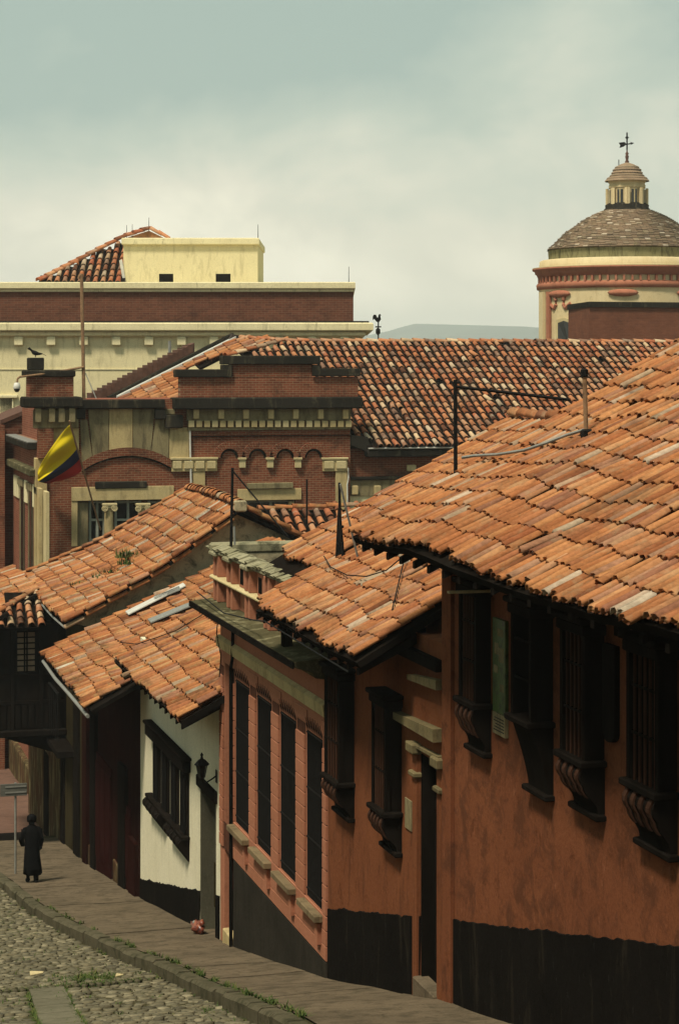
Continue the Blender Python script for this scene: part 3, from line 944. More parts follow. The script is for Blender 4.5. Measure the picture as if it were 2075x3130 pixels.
# ================================================================== HOUSE B: narrow burnt-orange house with the doorway
YB0, YB1 = 24.7, 30.5
hB = thing('doorway_house', 'burnt orange house with tall dark doorway and low tiled roof beside terracotta house', 'house', (11, 27.5, zg(27.5)))
mB = .55; xeB, zeB = 7.25, 11.0
yd0, yd1 = yx(1345), yx(1284)
zdt = zx(1284, 2300)
facade(hB, M_B, XW, .3, YB0 + .003, YB1, 2.5, 11.35, [(yd0, yd1, zg(yd0) - .4, zdt)])
body(hB, M_B, [(XW + .3, 2.5), (XW + .3, 11.35), (12.6, zeB - .2 + mB * (12.6 - xeB)), (18, 11), (18, 2.5)], YB0 + .003, YB1)
dado(hB, M_DADO, YB0 + .01, yd0, zx(1360, 2815), zx(1345, 2815))
dado(hB, M_DADO, yd1, YB1 - .02, zx(1284, 2800), zx(1003, 2775))
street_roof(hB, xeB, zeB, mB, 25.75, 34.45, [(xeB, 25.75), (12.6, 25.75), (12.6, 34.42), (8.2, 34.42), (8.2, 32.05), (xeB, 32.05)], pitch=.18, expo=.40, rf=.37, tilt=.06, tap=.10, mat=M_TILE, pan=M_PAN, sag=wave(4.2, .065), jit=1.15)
ridge_line(hB, [(12.6, 34.4, zeB + mB * 5.35), (12.6, 25.8, zeB + mB * 5.35)], M_TILE, .14, .48)
rafters(hB, xeB, zeB, mB, 25.9, 32, 8.25, .5)
mb().box(XW - .12, XW - .003, YB0 + .02, YB1, 11.0, 11.14).build('eave_board', M_WOOD, hB)
for (uf, un, vs_, vb, kw) in ((1022, 1084, 2385, 2500, dict(p=.24, nbars=5, ribs=5)), (1168, 1229, 2478, 2605, dict(p=.24, nbars=5, ribs=5))):
    y1, y0 = yx(uf, XW - .08), yx(un)
    colonial_window(hB, y0, y1, 10.35, P((uf + un) / 2 - 20, vs_, x=XW - .2).z, zx(un, vb), **kw)
# doorway: leaf, jambs, broken stone pediment in two mouldings
door = mb().box(XW + .2, XW + .26, yd0, yd1, zg(yd0) - .3, zdt).build('door', M_WOOD, hB)
for k in range(3):
    mb().bbox(XW + .17, XW + .2, yd0 + .12, yd1 - .12, 7.05 + k * .72, 7.62 + k * .72, .015).build('door_panel', M_WOOD, door)
mb().box(XW + .01, XW + .199, yd1 - .05, yd1 - .002, zg(yd1) - .3, zdt - .002).build('reveal_shade_lining', M_WOOD, hB)  # dark sheet puts the doorway's shade onto the far reveal
mb().bbox(XW - .1, XW + .12, yd0 - .02, yd1 + .02, zg(yd1) - .05, zg(yd0) + .06, .02).build('doorstep', M_WALK, hB)
for (a, c) in ((yd0 - .2, yd0 - .003), (yd1 + .003, yd1 + .2)):
    jb = mb().bbox(XW - .05, XW + .02, a, c, zg(a) - .2, zdt + .02, .008).build('door_jamb', M_B, hB)
    mb().bbox(XW - .13, XW + .02, a - .05, c + .05, zdt - .02, zdt + .12, .02).build('capital', M_STONE_DK, jb)
    mb().bbox(XW - .10, XW + .02, a - .03, c + .03, zdt - .34, zdt - .26, .02).build('necking', M_STONE_DK, jb)
def raked(name, u0, v0, u1, v1, h, dep, mat):
    a = P(u0, v0, x=XW); c = P(u1, v1, x=XW)
    poly = [(XW - dep, a.y, a.z), (XW - dep, c.y, c.z), (XW - dep, c.y, c.z - h), (XW - dep, a.y, a.z - h * .5)]
    return mb().prism(poly, (dep + .01, 0, 0)).build(name, mat, hB)
raked('pediment_moulding', 1212, 2168, 1352, 2228, .17, .13, M_STONE_DK)
raked('upper_moulding', 1268, 2060, 1358, 2078, .13, .12, M_STONE_DK)
raked('lintel_moulding', 1255, 2262, 1356, 2312, .05, .08, M_STONE_DK)
pl = tag(mb().bbox(XW - .02, XW - .003, yx(1260), yx(1241), zx(1250, 2535), zx(1250, 2442), .004).build('wall_plaque', M_STONE_D, None), 'narrow greenish vertical plaque on orange wall left of the dark doorway', 'plaque')

# ================================================================== HOUSE C: pink rusticated house with parapet
YC0, YC1 = 30.5, 38.62
hC = thing('rusticated_house', 'pink rusticated house with four tall barred windows, mossy cornice and pierced parapet', 'house', (11, 34.5, zg(34.5)))
zsill, zwt = 6.33, 9.02
wins = []
for (uf, un) in ((721, 763), (787, 831), (858, 906), (938, 987)):
    wins.append((yx(un, XW), yx(uf, XW)))
dy0, dy1 = yx(716), yx(687)
ops = [(a, c, zsill, zwt) for a, c in wins] + [(dy0, dy1, zg(dy1) - .2, 9.18)]
facade(hC, M_C, XW, .3, YC0 + .003, YC1, 1.5, 10.15, ops)
mb().prism([(XW + .3, YC0 + .003, 1.5), (XW + .3, YC0 + .003, 10.15), (17, YC0 + .003, 10.15), (17, YC0 + .003, 1.5)], (0, YC1 - YC0 - .003, 0)).build('gable_wall', M_DADO, hC)
mb().box(XW + .02, 17, YC1 + .002, YC1 + .03, 1.5, 10.3).build('side_wall', M_C, hC)
mb().box(XW - .006, XW - .002, YC0 + .02, YC1 - .01, 5.6, 6.12).build('joint_bed', M_JOINT, hC)
# rusticated courses: blocks stand proud, joints recessed
ch = .236
piers = []
edges = sorted([(a - .06, c + .06) for a, c in wins])
cur = YC0 + .02
for a, c in edges:
    piers.append((cur, a)); cur = c
for a_, c_ in []: pass
piers.append((cur, dy0 - .05)); piers.append((dy1 + .05, YC1 - .01))
for a, c in piers:
    mb().box(XW - .006, XW - .002, a + .005, c - .005, 6.122, 9.1).build('joint_bed', M_JOINT, hC)
z = 5.62
while z + ch < 9.1:
    spans = piers if z > zsill - .17 - ch * 0.2 else [(YC0 + .02, dy0 - .05), (dy1 + .05, YC1 - .01)]
    for a, c in spans:
        n = 1 if c - a < 1.3 else max(1, int((c - a) / 1.6))
        for k in range(n):
            y0 = a + (c - a) * k / n + .006; y1 = a + (c - a) * (k + 1) / n - .006
            mb().bbox(XW - .034, XW - .003, y0, y1, z + .008, z + ch - .008, .006).build('block', M_C, hC)
    z += ch
# outlined panels above the piers
for k in range(4):
    a, c = wins[k][1] + .03, (wins[k + 1][0] - .03 if k < 3 else wins[k][1] + .55)
for (a, c) in [(wins[0][1] - 1.75 - .0, wins[0][0] - .0)] + []:
    pass
for i in range(len(edges) + 1):
    a = edges[i - 1][1] - .12 if i > 0 else YC0 + .05
    c = edges[i][0] + .12 if i < len(edges) else dy0 - .1
    if c - a > .25:
        mb().bbox(XW - .02, XW + .004, a, c, 9.13, 9.34, .008).build('panel', M_C, hC)
# dado: level top, following the street below
dd = mb().box(XW - .03, XW + .01, YC0 + .02, dy0 - .06, 2.0, 5.60).build('dado', M_DADO_C, hC)
# string band and cornice
mb().prism([(XW - .07, YC0 + .01, 9.44), (XW - .09, YC0 + .01, 9.62), (XW - .015, YC0 + .01, 9.67), (XW + .01, YC0 + .01, 9.44)], (0, YC1 - YC0 + .05, 0)).build('string_band', M_STONE, hC)
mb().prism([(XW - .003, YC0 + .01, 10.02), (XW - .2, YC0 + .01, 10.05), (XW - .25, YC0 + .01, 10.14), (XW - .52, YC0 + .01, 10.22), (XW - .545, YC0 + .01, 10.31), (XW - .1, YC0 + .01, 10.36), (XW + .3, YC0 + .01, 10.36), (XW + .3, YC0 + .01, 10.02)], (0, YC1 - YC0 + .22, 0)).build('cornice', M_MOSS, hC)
mb().box(XW - .575, XW - .545, YC0 + .0, YC1 + .26, 10.21, 10.315).build('cornice_edge', M_DADO, hC)
mb().box(XW - .35, XW - .2, 32.0, 32.18, 10.34, 10.95).build('eave_prop', M_WOOD, hC)
# barred windows
for i, (a, c) in enumerate(wins):
    w = boxp('window', M_GLASS, hC, XW + .2, XW + .25, a, c, zsill, zwt)
    for yy in (a + .02, (a + c) / 2 - .03, c - .08):
        mb().box(XW + .14, XW + .2, yy, yy + .06, zsill, zwt).build('frame', M_WOOD, w)
    for zz in (zsill + .02, zsill + 1.35, zwt - .08):
        mb().box(XW + .15, XW + .199, a + .02, c - .02, zz, zz + .06).build('transom', M_WOOD, w)
    nb = 14
    mb().box(XW + .06, XW + .09, a + .01, c - .01, zsill, zwt).build('shutter', M_WOOD, w)  # black sheet added to fill the window with the dark of its recess
    for k in range(nb):
        yy = a + .02 + (c - a - .04) * k / (nb - 1)
        h = .09 + .05 * math.sin(math.pi * k / (nb - 1)) + (.05 if k % 2 else 0)
        mb().tube([(XW + .02, yy, zsill - .02), (XW + .01, yy, zwt - .02), (XW - .03, yy, zwt + h + .06)], .018, 5, .004).build('bar', M_IRON, w)
    for zz in (zsill + .12, zsill + .95, zsill + 1.75, zwt - .05):
        mb().box(XW + .0, XW + .03, a, c, zz, zz + .03).build('cross_bar', M_IRON, w)
        for yy in (a + .0, c - .02):
            mb().box(XW - .01, XW + .05, yy, yy + .02, zz, zz + .02).build('bar_stay', M_IRON, w)
    sl = mb().bbox(XW - .17, XW + .1, a - .10, c + .04, zsill - .15, zsill - .04, .012).build('sill', M_SILL, w)
    mb().bbox(XW - .10, XW + .0, a - .02, a + .16, zsill - .52, zsill - .172, .012).build('sill_shadow_block', M_C, w)  # block added for the dark shadow below the sill's near end
# red end door, arched fanlight, black plinth, stone step
dr = mb().box(XW + .12, XW + .18, dy0, dy1, zg(dy0) + .9, 8.85).build('door', M_RED, hC)
mb().box(XW + .11, XW + .178, dy0, dy1, zg(dy1) - .1, zg(dy0) + .898).build('kick_panel', M_DADO, dr)
for k in range(3):
    yy = dy0 + .08 + (dy1 - dy0 - .16) * k / 3
    mb().bbox(XW + .095, XW + .12, yy + .02, yy + (dy1 - dy0 - .16) / 3 - .02, 5.2, 8.7, .01).build('door_panel', M_RED, dr)
q = mb(); poly = [(XW + .1, dy0, 8.86), (XW + .1, dy1, 8.86)]
for k in range(1, 8):
    t = math.pi * k / 8; poly.append((XW + .1, (dy0 + dy1) / 2 + (dy1 - dy0) / 2 * math.cos(t), 8.86 + .3 * math.sin(t)))
q.prism(poly, (.08, 0, 0)).build('fanlight', M_DADO, hC)
mb().bbox(XW - .05, XW + .12, dy0 + .05, dy1 - .05, zg(dy1) - .2, zg(dy1) + .28, .02).build('stone_step', M_STONE, hC)
mb().tube([(XW - .05, dy0 - .12, 10.0), (XW - .06, dy0 - .12, 9.4), (XW - .07, dy0 - .03, 9.2), (XW - .07, dy0 - .03, 3.9)], .035, 6).build('downpipe', M_DADO, hC)
# pierced parapet with paired pilasters, moulded ledge and mossy coping
xp = XW - .12
par = mb().box(xp + .10, xp + .22, 32.4, YC1 - .003, 10.362, 11.26).build('parapet', M_C, hC)
mb().bbox(xp - .09, xp + .26, 32.4, YC1 + .06, 10.76, 10.84, .03).build('parapet_ledge', M_STONE_L, par)
q = mb().bbox(xp - .05, xp + .26, 32.4, YC1 + .05, 11.262, 11.33, .02)
yy = 32.4
while yy < YC1 + .1:                               # crumbling cap, piece by piece
    L_ = random.uniform(.16, .34); j1, j2, j3 = [random.uniform(-.03, .03) for _ in range(3)]
    q.prism([(xp - .11 + j1, yy, 11.37 + j3), (xp - .08 + j1, yy, 11.332), (xp + .27, yy, 11.332), (xp + .30 + j2, yy, 11.38), (xp + .1, yy, 11.44 + j3)], (0, L_ - .004, 0)); yy += L_
q.build('coping', M_COPING, par)
pos = [YC1 - .12, YC1 - .45, YC1 - 1.35, YC1 - 1.72, YC1 - 2.9, YC1 - 3.2, YC1 - 4.4, YC1 - 4.7]
for k, yy in enumerate(pos):
    mb().bbox(xp - .05, xp + .098, yy - .13, yy, 10.362, 10.758, .01).bbox(xp - .05, xp + .098, yy - .13, yy, 10.842, 11.26, .01).build('pilaster', M_C, par)
for yy in (YC1 - 2.45, YC1 - 3.95, YC1 - 5.3):
    f_ = mb().bbox(xp + .0, xp + .098, yy - .22, yy + .22, 10.845, 11.25, .01).build('panel_frame', M_C, par)
    mb().box(xp - .004, xp - .001, yy - .14, yy + .14, 10.9, 11.18).build('opening', M_DADO, f_)  # black sheet painted for the shade of a recess, nothing is cut
for k in range(3):
    yy = (YC1 - .28, YC1 - 1.53, YC1 - 3.05)[k]
    mb().bbox(xp - .12, xp + .09, yy - .30, yy + .26, 11.22, 11.32, .03).build('coping_block', M_COPING, par)
mb().bbox(xp - .1, 10.6, YC1 - .22, YC1 + .06, 11.25, 11.46, .04).build('return_coping', M_COPING, par)
mb().box(xp + .02, 10.6, YC1 - .2, YC1 - .004, 10.36, 11.25).build('return_wall', M_GABLE, par)

# ================================================================== HOUSE D: white house
YD0, YD1 = 38.65, 47.86
hD = thing('white_house', 'white plastered house with black wide timber window and mossy low tiled roof', 'house', (11, 43, zg(43)))
mD = .55; xeD, zeD = 7.28, 8.06
dd0, dd1 = yx(661), yx(612)
facade(hD, M_D, XW, .35, YD0, YD1, -.5, 8.4, [(dd0, dd1, zg(dd0) - .5, zx(661, 2455))])
body(hD, M_D, [(XW + .35, -.5), (XW + .35, 8.35), (11.6, zeD - .18 + mD * (11.6 - xeD)), (17, 8), (17, -.5)], YD0, 46.2)
dado(hD, M_DADO, YD0 + .02, dd0, zx(670, 2735), zx(661, 2735)); dado(hD, M_DADO, dd1, YD1 - .02, zx(612, 2722), zx(432, 2688))
street_roof(hD, xeD, zeD, mD, 38.3, 46.4, [(xeD, 38.3), (11.6, 38.3), (11.6, 46.3), (8.2, 46.6), (xeD - .0, 46.1)], pitch=.25, expo=.43, rf=.41, mat=M_TILE_M, pan=M_PAN, sag=wave(8.1, .075), jit=.9)
rafters(hD, xeD, zeD, mD, 38.5, 46.2, 8.3, .6)
mb().prism([(xeD, 38.24, zeD - .12), (xeD, 38.24, zeD + .02), (12, 38.24, zeD + .02 + mD * (12 - xeD)), (12, 38.24, zeD - .12 + mD * (12 - xeD))], (0, .05, 0)).build('barge_board', M_WOOD, hD)
# long projecting timber window: hood, back shutters, posts, two swelling bases
def level(u, v, x=XW): return P(u, v, x=x).z
wy0, wy1 = yx(580), yx(468)
wz1 = level(590, 2332); wzs = level(452, 2428, XW - .15); pD = .15
w = mb().bbox(XW - pD - .07, XW, wy0 - .22, wy1 + .12, wz1, wz1 + .08, .02).bbox(XW - pD - .03, XW, wy0 - .12, wy1 + .06, wz1 - .26, wz1 - .003, .02).build('window', M_WOOD, hD)
mb().bbox(XW - pD - .03, XW, wy0 - .06, wy1 + .05, wzs - .09, wzs, .02).build('shelf', M_WOOD, w)
nP = 4
for k in range(nP):                                # four tall shutter leaves with the white wall between them
    a = wy0 + (wy1 - wy0) * (k + .02) / nP; c = wy0 + (wy1 - wy0) * (k + .58) / nP
    sh = mb().box(XW - .06, XW - .004, a, c, wzs + .002, wz1 - .262).build('shutter', M_WOOD, w)
    for j in range(3):
        yy = a + (c - a) * (j + .5) / 3
        mb().tube([(XW - .085, yy, wzs), (XW - .085, yy, wz1 - .25)], .02, 6).build('bar', M_IRON, sh)
for (a, c) in ((wy0 + (wy1 - wy0) * .0, wy0 + (wy1 - wy0) * .40), (wy0 + (wy1 - wy0) * .58, wy1)):
    prof = []
    for k in range(13):
        t = k / 12
        xo = pD + .03 + .07 * math.sin(math.pi * min(1, t / .45)) if t < .45 else .03 + pD * (.5 + .5 * math.cos(math.pi * (t - .45) / .55)) ** 1.2
        prof.append((XW - xo, wzs - .091 - .45 * t))
    bs_ = mb().prism([(x, a, zz) for x, zz in prof] + [(XW, a, prof[-1][1]), (XW, a, prof[0][1])], (0, c - a, 0)).build('bracket_base', M_WOOD, w)
    for k in range(5):
        ya = a + (c - a) * (k + .3) / 5
        pr = prof[:8]
        mb().prism([(x - .02, ya, zz) for x, zz in pr] + [(x + .02, ya, zz) for x, zz in reversed(pr)], (0, (c - a) * .07, 0)).build('rib', M_WOOD, bs_)
# door with timber lintel, set back
lz = level(661, 2455)
mb().bbox(XW - .06, XW + .3, dd0 - .12, dd1 + .14, lz, lz + .24, .02).build('lintel', M_WOOD, hD)
mb().box(XW + .006, XW + .279, dd1 - .06, dd1 - .003, zg(dd1) - .3, lz - .003).build('reveal_shade_lining', M_DOORG, hD)  # dark sheet over the white reveal, coloured as if in shade
dr = mb().box(XW + .28, XW + .34, dd0, dd1, zg(dd1) - .2, lz).build('door', M_DOORG, hD)
mb().box(XW + .265, XW + .279, dd0 + .1, dd1 - .1, zg(dd0) + .2, zg(dd0) + 1.1).build('door_panel', M_F, dr)

# wall lantern
lp = P(614, 2352, x=XW - .32)
ln = thing('wall_lantern', 'black iron wall lantern on bracket above the white house door', 'lantern', (XW, lp.y, lp.z - .3))
cx, cy, cz = XW - .30, lp.y, lp.z - .16
q = mb().lathe(cx, cy, [(.001, cz - .03), (.05, cz - .02), (.055, cz)], 6)
q.build('base_cup', M_IRON, ln)
q = mb().lathe(cx, cy, [(.06, cz), (.11, cz + .26)], 6); q.build('glass', M_GLASS, ln)
for k in range(6):
    t = 2 * math.pi * k / 6
    mb().tube([(cx + .06 * math.cos(t), cy + .06 * math.sin(t), cz), (cx + .112 * math.cos(t), cy + .112 * math.sin(t), cz + .26)], .009, 4).build('glazing_bar', M_IRON, ln)
mb().lathe(cx, cy, [(.15, cz + .25), (.145, cz + .27), (.08, cz + .34), (.03, cz + .37), (.02, cz + .42), (.035, cz + .44), (.001, cz + .5)], 8).build('cap', M_IRON, ln)
mb().tube([(cx, cy, cz - .02), (cx, cy, cz - .09), (cx + .08, cy, cz - .11), (cx + .2, cy, cz - .04), (XW - .01, cy, cz + .02)], .016, 6).build('arm', M_IRON, ln)
mb().bbox(XW - .02, XW - .003, cy - .05, cy + .05, cz - .12, cz + .14, .008).build('back_plate', M_IRON, ln)

# rubbish bag in the doorway
m, nt, b_ = base_mat('bag_plastic', .35, .5)
v = N(nt, 'ShaderNodeTexCoord').outputs['Object']
nt.links.new(ramp(nt, noise_node(nt, v, 7, 3, .6, .5), [(.35, (.02, .008, .008)), (.5, (.16, .035, .018)), (.66, (.30, .11, .055))]), b_.inputs['Base Color'])
M_BAG = m
bp = Vector((XW - .22, yx(632), zg(yx(632)) + .0))
bag = thing('rubbish_bag', 'crumpled red and orange plastic bag slumped at the white house door', 'bag', bp)
def blob(name, c, s, mat, parent, seed=0, amp=.22, n=12, mr_=8, tilt=0):
    q = mb(); vs = []; fs = []
    for i in range(mr_ + 1):
        ph = math.pi * i / mr_
        for k in range(n):
            t = 2 * math.pi * k / n
            d = Vector((math.sin(ph) * math.cos(t), math.sin(ph) * math.sin(t), math.cos(ph)))
            r_ = 1 + amp * noise.noise(d * 2.1 + Vector((seed, 0, 0)))
            vs.append((c[0] + d.x * s[0] * r_ + tilt * d.z * s[2], c[1] + d.y * s[1] * r_, max(c[2] + d.z * s[2] * r_, c[2] - s[2])))
    for i in range(mr_):
        for k in range(n):
            j = (k + 1) % n
            fs.append((i * n + k, i * n + n + k, i * n + n + j, i * n + j))
    return q.add(vs, fs).build(name, mat, parent, smooth=True)
blob('bag_body', (bp.x + .04, bp.y, bp.z + .10), (.13, .30, .12), M_BAG, bag, 3, .7)
blob('bag_fold', (bp.x + .08, bp.y - .16, bp.z + .20), (.07, .13, .10), M_BAG, bag, 8, .9, 9, 6, .3)
blob('bag_knot', (bp.x + .02, bp.y + .2, bp.z + .16), (.05, .10, .03), M_GALV, bag, 11, .5, 9, 6)

# ================================================================== HOUSE E: dark red house
YE0, YE1 = 47.9, 57.3
hE = thing('dark_red_house', 'shadowed dark red house with low tiled roof and gutter next to white house', 'house', (11, 52.5, zg(52.5)))
mE = .50; xeE, zeE = 6.76, 6.92
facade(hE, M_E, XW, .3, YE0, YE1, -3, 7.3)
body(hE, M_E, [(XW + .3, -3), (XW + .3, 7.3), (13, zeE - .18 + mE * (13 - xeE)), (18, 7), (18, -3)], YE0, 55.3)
street_roof(hE, xeE, zeE, mE, 47.1, 55.4, [(xeE, 47.1), (8.0, 47.0), (8.02, 45.0), (13, 45.0), (13, 55.3), (xeE, 55.38)], pitch=.26, expo=.43, rf=.41, mat=M_TILE_M, pan=M_PAN, sag=wave(12.7, .09), jit=1.0)
rafters(hE, xeE, zeE, mE, 47.3, 55.2, 8.3, .7)
# half-round gutter hanging off the eave
gp = [(xeE - .02, 55.5, zeE - .14), (xeE - .06, 52.6, zeE - .17), (xeE - .05, 50, zeE - .16), (xeE - .02, 47.0, zeE - .2)]
mb().tube(gp, .045, 8).build('gutter', M_GALV, hE)
for (u0, u1, zt_, mt) in ((286, 300, 6.0, M_WOOD), (372, 392, 4.9, M_WOOD), (262, 275, 6.2, M_E), (404, 424, 3.4, M_E)):
    mb().bbox(XW - .10, XW + .02, yx(u1), yx(u0), zg(yx(u0)) - .3, zt_, .015).build('post', mt, hE)
for (u0, u1, zt_) in ((300, 345, 4.4), (392, 404, 4.0)):
    dr = mb().box(XW - .05, XW + .01, yx(u1), yx(u0), zg(yx(u0)) - .2, zt_).build('door', M_RED, hE)
    nb = 3
    for k in range(nb):
        a = yx(u1) + (yx(u0) - yx(u1)) * k / nb
        mb().bbox(XW - .075, XW - .05, a + .04, a + (yx(u0) - yx(u1)) / nb - .04, zg(a) + .3, zt_ - .2, .01).build('door_panel', M_RED, dr)
for k in range(4):
    a = yx(425) + (yx(265) - yx(425)) * k / 4
    mb().bbox(XW - .045, XW + .02, a + .25, a + 1.5, zg(a) - .3, zg(a) + .35, .02).build('base_stone', M_PEEL, hE)
# loose flashing sheets on the roof
def onE(u, v, h=.24):
    p = PL(u, v, xeE, zeE, mE); p.z += h; return p
for (a, c, d, e, mt) in (((384, 1895), (560, 1808), (568, 1816), (394, 1904), M_WHITEM), ((470, 1850), (548, 1818), (552, 1828), (474, 1860), M_GALV), ((452, 1920), (592, 1864), (602, 1872), (462, 1930), M_GALV)):
    pts_ = [onE(*q_) for q_ in (a, c, d, e)]
    q = mb().prism(pts_, (0, 0, -.03)); q.build('flashing_sheet', mt, hE)

# ================================================================== HOUSE F: far house with gable roof and closed balcony
YF0, YF1 = 57.3, 71.0
hF = thing('balcony_house', 'olive house with big sagging gabled tile roof and closed dark timber balcony', 'house', (12, 62, zg(62)))
xeF, zeF = 7.33, 7.83
mF = .628; xrF = 12.19; zrF = zeF + mF * (xrF - xeF)
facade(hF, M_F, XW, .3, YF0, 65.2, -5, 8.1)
mb().box(XW + .002, XW + .3, 65.2, YF1, -5, 3.7).build('low_wall', M_PEEL, hF)
body(hF, M_PEEL, [(XW + .3, -5), (XW + .3, 8.1), (xrF, zrF - .3), (17.5, 8.1), (17.5, -5)], YF0 + .003, 61.8)
for k in range(4):
    ya_ = 61.8 + .85 * k; xm = xrF - (ya_ + .85 - 61.8) * 1.0
    body(hF, M_PEEL, [(XW + .3, -5), (XW + .3, 8.1), (xm, zeF + mF * (xm - xeF) - .5), (xm, -5)], ya_ + .002, ya_ + .85, 'rear_wall')
cF = math.sqrt(1 + mF * mF)
sgw = wave(21.3, .07)
def sagF(e_, u_):
    t = min(1, max(0, u_ / (4.81 * cF)))
    return -.21 * math.sin(math.pi * t) ** 1.2 + sgw(e_, u_)
far = [(xrF, 62.8), (9.9, 64.7), (8.0, 66.5), (xeF, 67.3)]
street_roof(hF, xeF, zeF, mF, 55.4, 67.5, [(xeF, 55.4), (xrF, 55.4)] + far, pitch=.27, expo=.44, rf=.41, mat=M_TILE_M, pan=M_PAN, sag=sagF, jit=.9)
# gable wall below the near verge, grey lime plaster, curved top following the sagging roof
gp = []
for k in range(15):
    x = xeF + .25 + (xrF - xeF - .25) * k / 14
    gp.append((x, 55.75, zeF + mF * (x - xeF) + sagF(67.5 - 55.5, (x - xeF) * cF) * 1.1 - .22))
gp += [(13.85, 55.75, 9.9), (14.7, 55.75, 9.1), (14.7, 55.75, 3.0), (xeF + .25 + .9, 55.75, 3.0), (xeF + .9, 55.75, 7.6)]
mb().prism(gp, (0, 1.6, 0)).build('gable_wall', M_GABLE, hF)
pts_ = []
for k in range(9):
    u_ = 4.81 * cF * k / 8
    x = xeF + 4.81 * k / 8
    pts_.append((x, 55.38, zeF + mF * (x - xeF) + sagF(12.1, u_) - .05))
ridge_line(hF, pts_, M_TILE_M, .12, .5, .05, 'verge_tile')
pts2 = [(p_[0], p_[1] + .02, p_[2] - .15) for p_ in pts_]
ridge_line(hF, pts2, M_TILE_M, .11, .5, .02, 'verge_tile')
ridge_line(hF, [(xrF, 55.3, zrF + .03), (xrF - .05, 58.9, zrF + .13), (xrF, 62.8, zrF + .04)], M_TILE_M, .17, .5, .05)
mb().bbox(xrF - .16, xrF + .16, 55.2, 55.48, zrF - .12, zrF + .2, .04).build('ridge_end_stone', M_GABLE, hF)
# far slope beyond the ridge, falling to the right
roof(hF, (14.0, 55.4, 9.9), (0, 1, 0), (xrF - 14.0, 0, zrF - 9.9), [(0, 0), (7.3, 0), (7.3, 2.05), (0, 2.05)], pitch=.26, expo=.43, rf=.41, mat=M_TILE_M, pan=M_PAN, sag=wave(3, .04), cap=80)
ridge_line(hF, [(14.0, 55.38, 9.92), (12.3, 55.38, zrF - .06)], M_TILE_M, .13, .5, .08, 'verge_tile')
far_pts = [(x, y_, zeF + mF * (x - xeF) + sagF(67.5 - y_, (x - xeF) * cF)) for x, y_ in reversed(far)]
ridge_line(hF, far_pts, M_TILE_M, .12, .5, .09, 'verge_tile')
rafters(hF, xeF, zeF, mF, 55.8, 60.4, 8.3, .6)
mb().tube([(xeF, 60.6, zeF - .12), (xeF - .03, 58, zeF - .15), (xeF, 55.45, zeF - .15)], .03, 6).build('gutter', M_GALV, hF)
# balcony
bx0, bx1, by0, by1, bz0, bz1 = 5.75, XW, 61.05, 68.5, 3.72, 7.15
bal = mb().box(bx0 + .1, bx1, by0 + .08, by1, bz0 + .2, bz1).build('balcony', M_WOOD, hF)
wa, wb = P(52, 1932, y=by0), P(110, 2052, y=by0)
wi = mb().box(wa.x, wb.x, by0 + .03, by0 + .079, wb.z, wa.z).build('window', plain('painted_reflection', (.34, .25, .17), .5, .3, .2, 9), bal)  # flat tan pane colour stands for a reflection in the glass
for k in range(8):
    zz = wb.z + (wa.z - wb.z) * k / 7
    mb().box(wa.x - .03, wb.x + .03, by0, by0 + .03, zz - .018, zz + .018).build('glazing_bar', M_WOOD, wi)
for t in (0, .42, .55, 1):
    xx = wa.x + (wb.x - wa.x) * t
    mb().box(xx - .022, xx + .022, by0 - .005, by0 + .031, wb.z - .03, wa.z + .03).build('glazing_bar', M_WOOD, wi)
for x_ in (bx0 + .05, 6.45, 7.32, 7.85):
    mb().box(x_, x_ + .1, by0 - .01, by0 + .08, bz0 + .1, bz1).build('post', M_WOOD, bal)
for zz in (4.7, 5.5, 7.0):
    mb().box(bx0 + .05, bx1 - .05, by0 + .01, by0 + .078, zz, zz + .09).build('rail', M_WOOD, bal)
for k in range(10):
    xx = bx0 + .2 + k * .21
    mb().box(xx, xx + .15, by0 + .03, by0 + .079, bz0 + .25, 4.68).build('panel_board', M_WOOD, bal)
mb().bbox(bx0, bx1 - .01, by0 - .1, by1, bz0, bz0 + .2, .03).build('floor_beam', M_WOOD, bal)
for k in range(3):
    mb().prism([(XW - .01, by0 + .4 + 2.4 * k, bz0 - .002), (bx0 + .3, by0 + .4 + 2.4 * k, bz0 - .002), (XW - .01, by0 + .4 + 2.4 * k, bz0 - .7)], (0, .14, 0)).build('bracket', M_WOOD, bal)
# little hip roof over the balcony end, tiles running towards the viewer
roof(hF, (5.35, 60.45, 7.08), (1, 0, 0), (0, 1, .60), [(0, 0), (2.0, 0), (2.0, 1.72), (0, .05)], pitch=.30, expo=.34, rf=.36, mat=M_TILE_F, pan=M_PAN_F, sag=wave(31, .03), jit=1.2)
ridge_line(hF, [(5.35, 60.45, 7.1), (6.3, 61.2, 7.55), (7.3, 61.95, 7.98)], M_TILE_M, .12, .45, .04)
roof(hF, (5.35, 69, 7.08), (0, -1, 0), (1, 0, .47), [(0, 0), (8.5, 0), (7.0, 2.15), (0, 2.15)], pitch=.26, expo=.43, rf=.41, mat=M_TILE_M, pan=M_PAN, sag=wave(33, .04), cap=120)
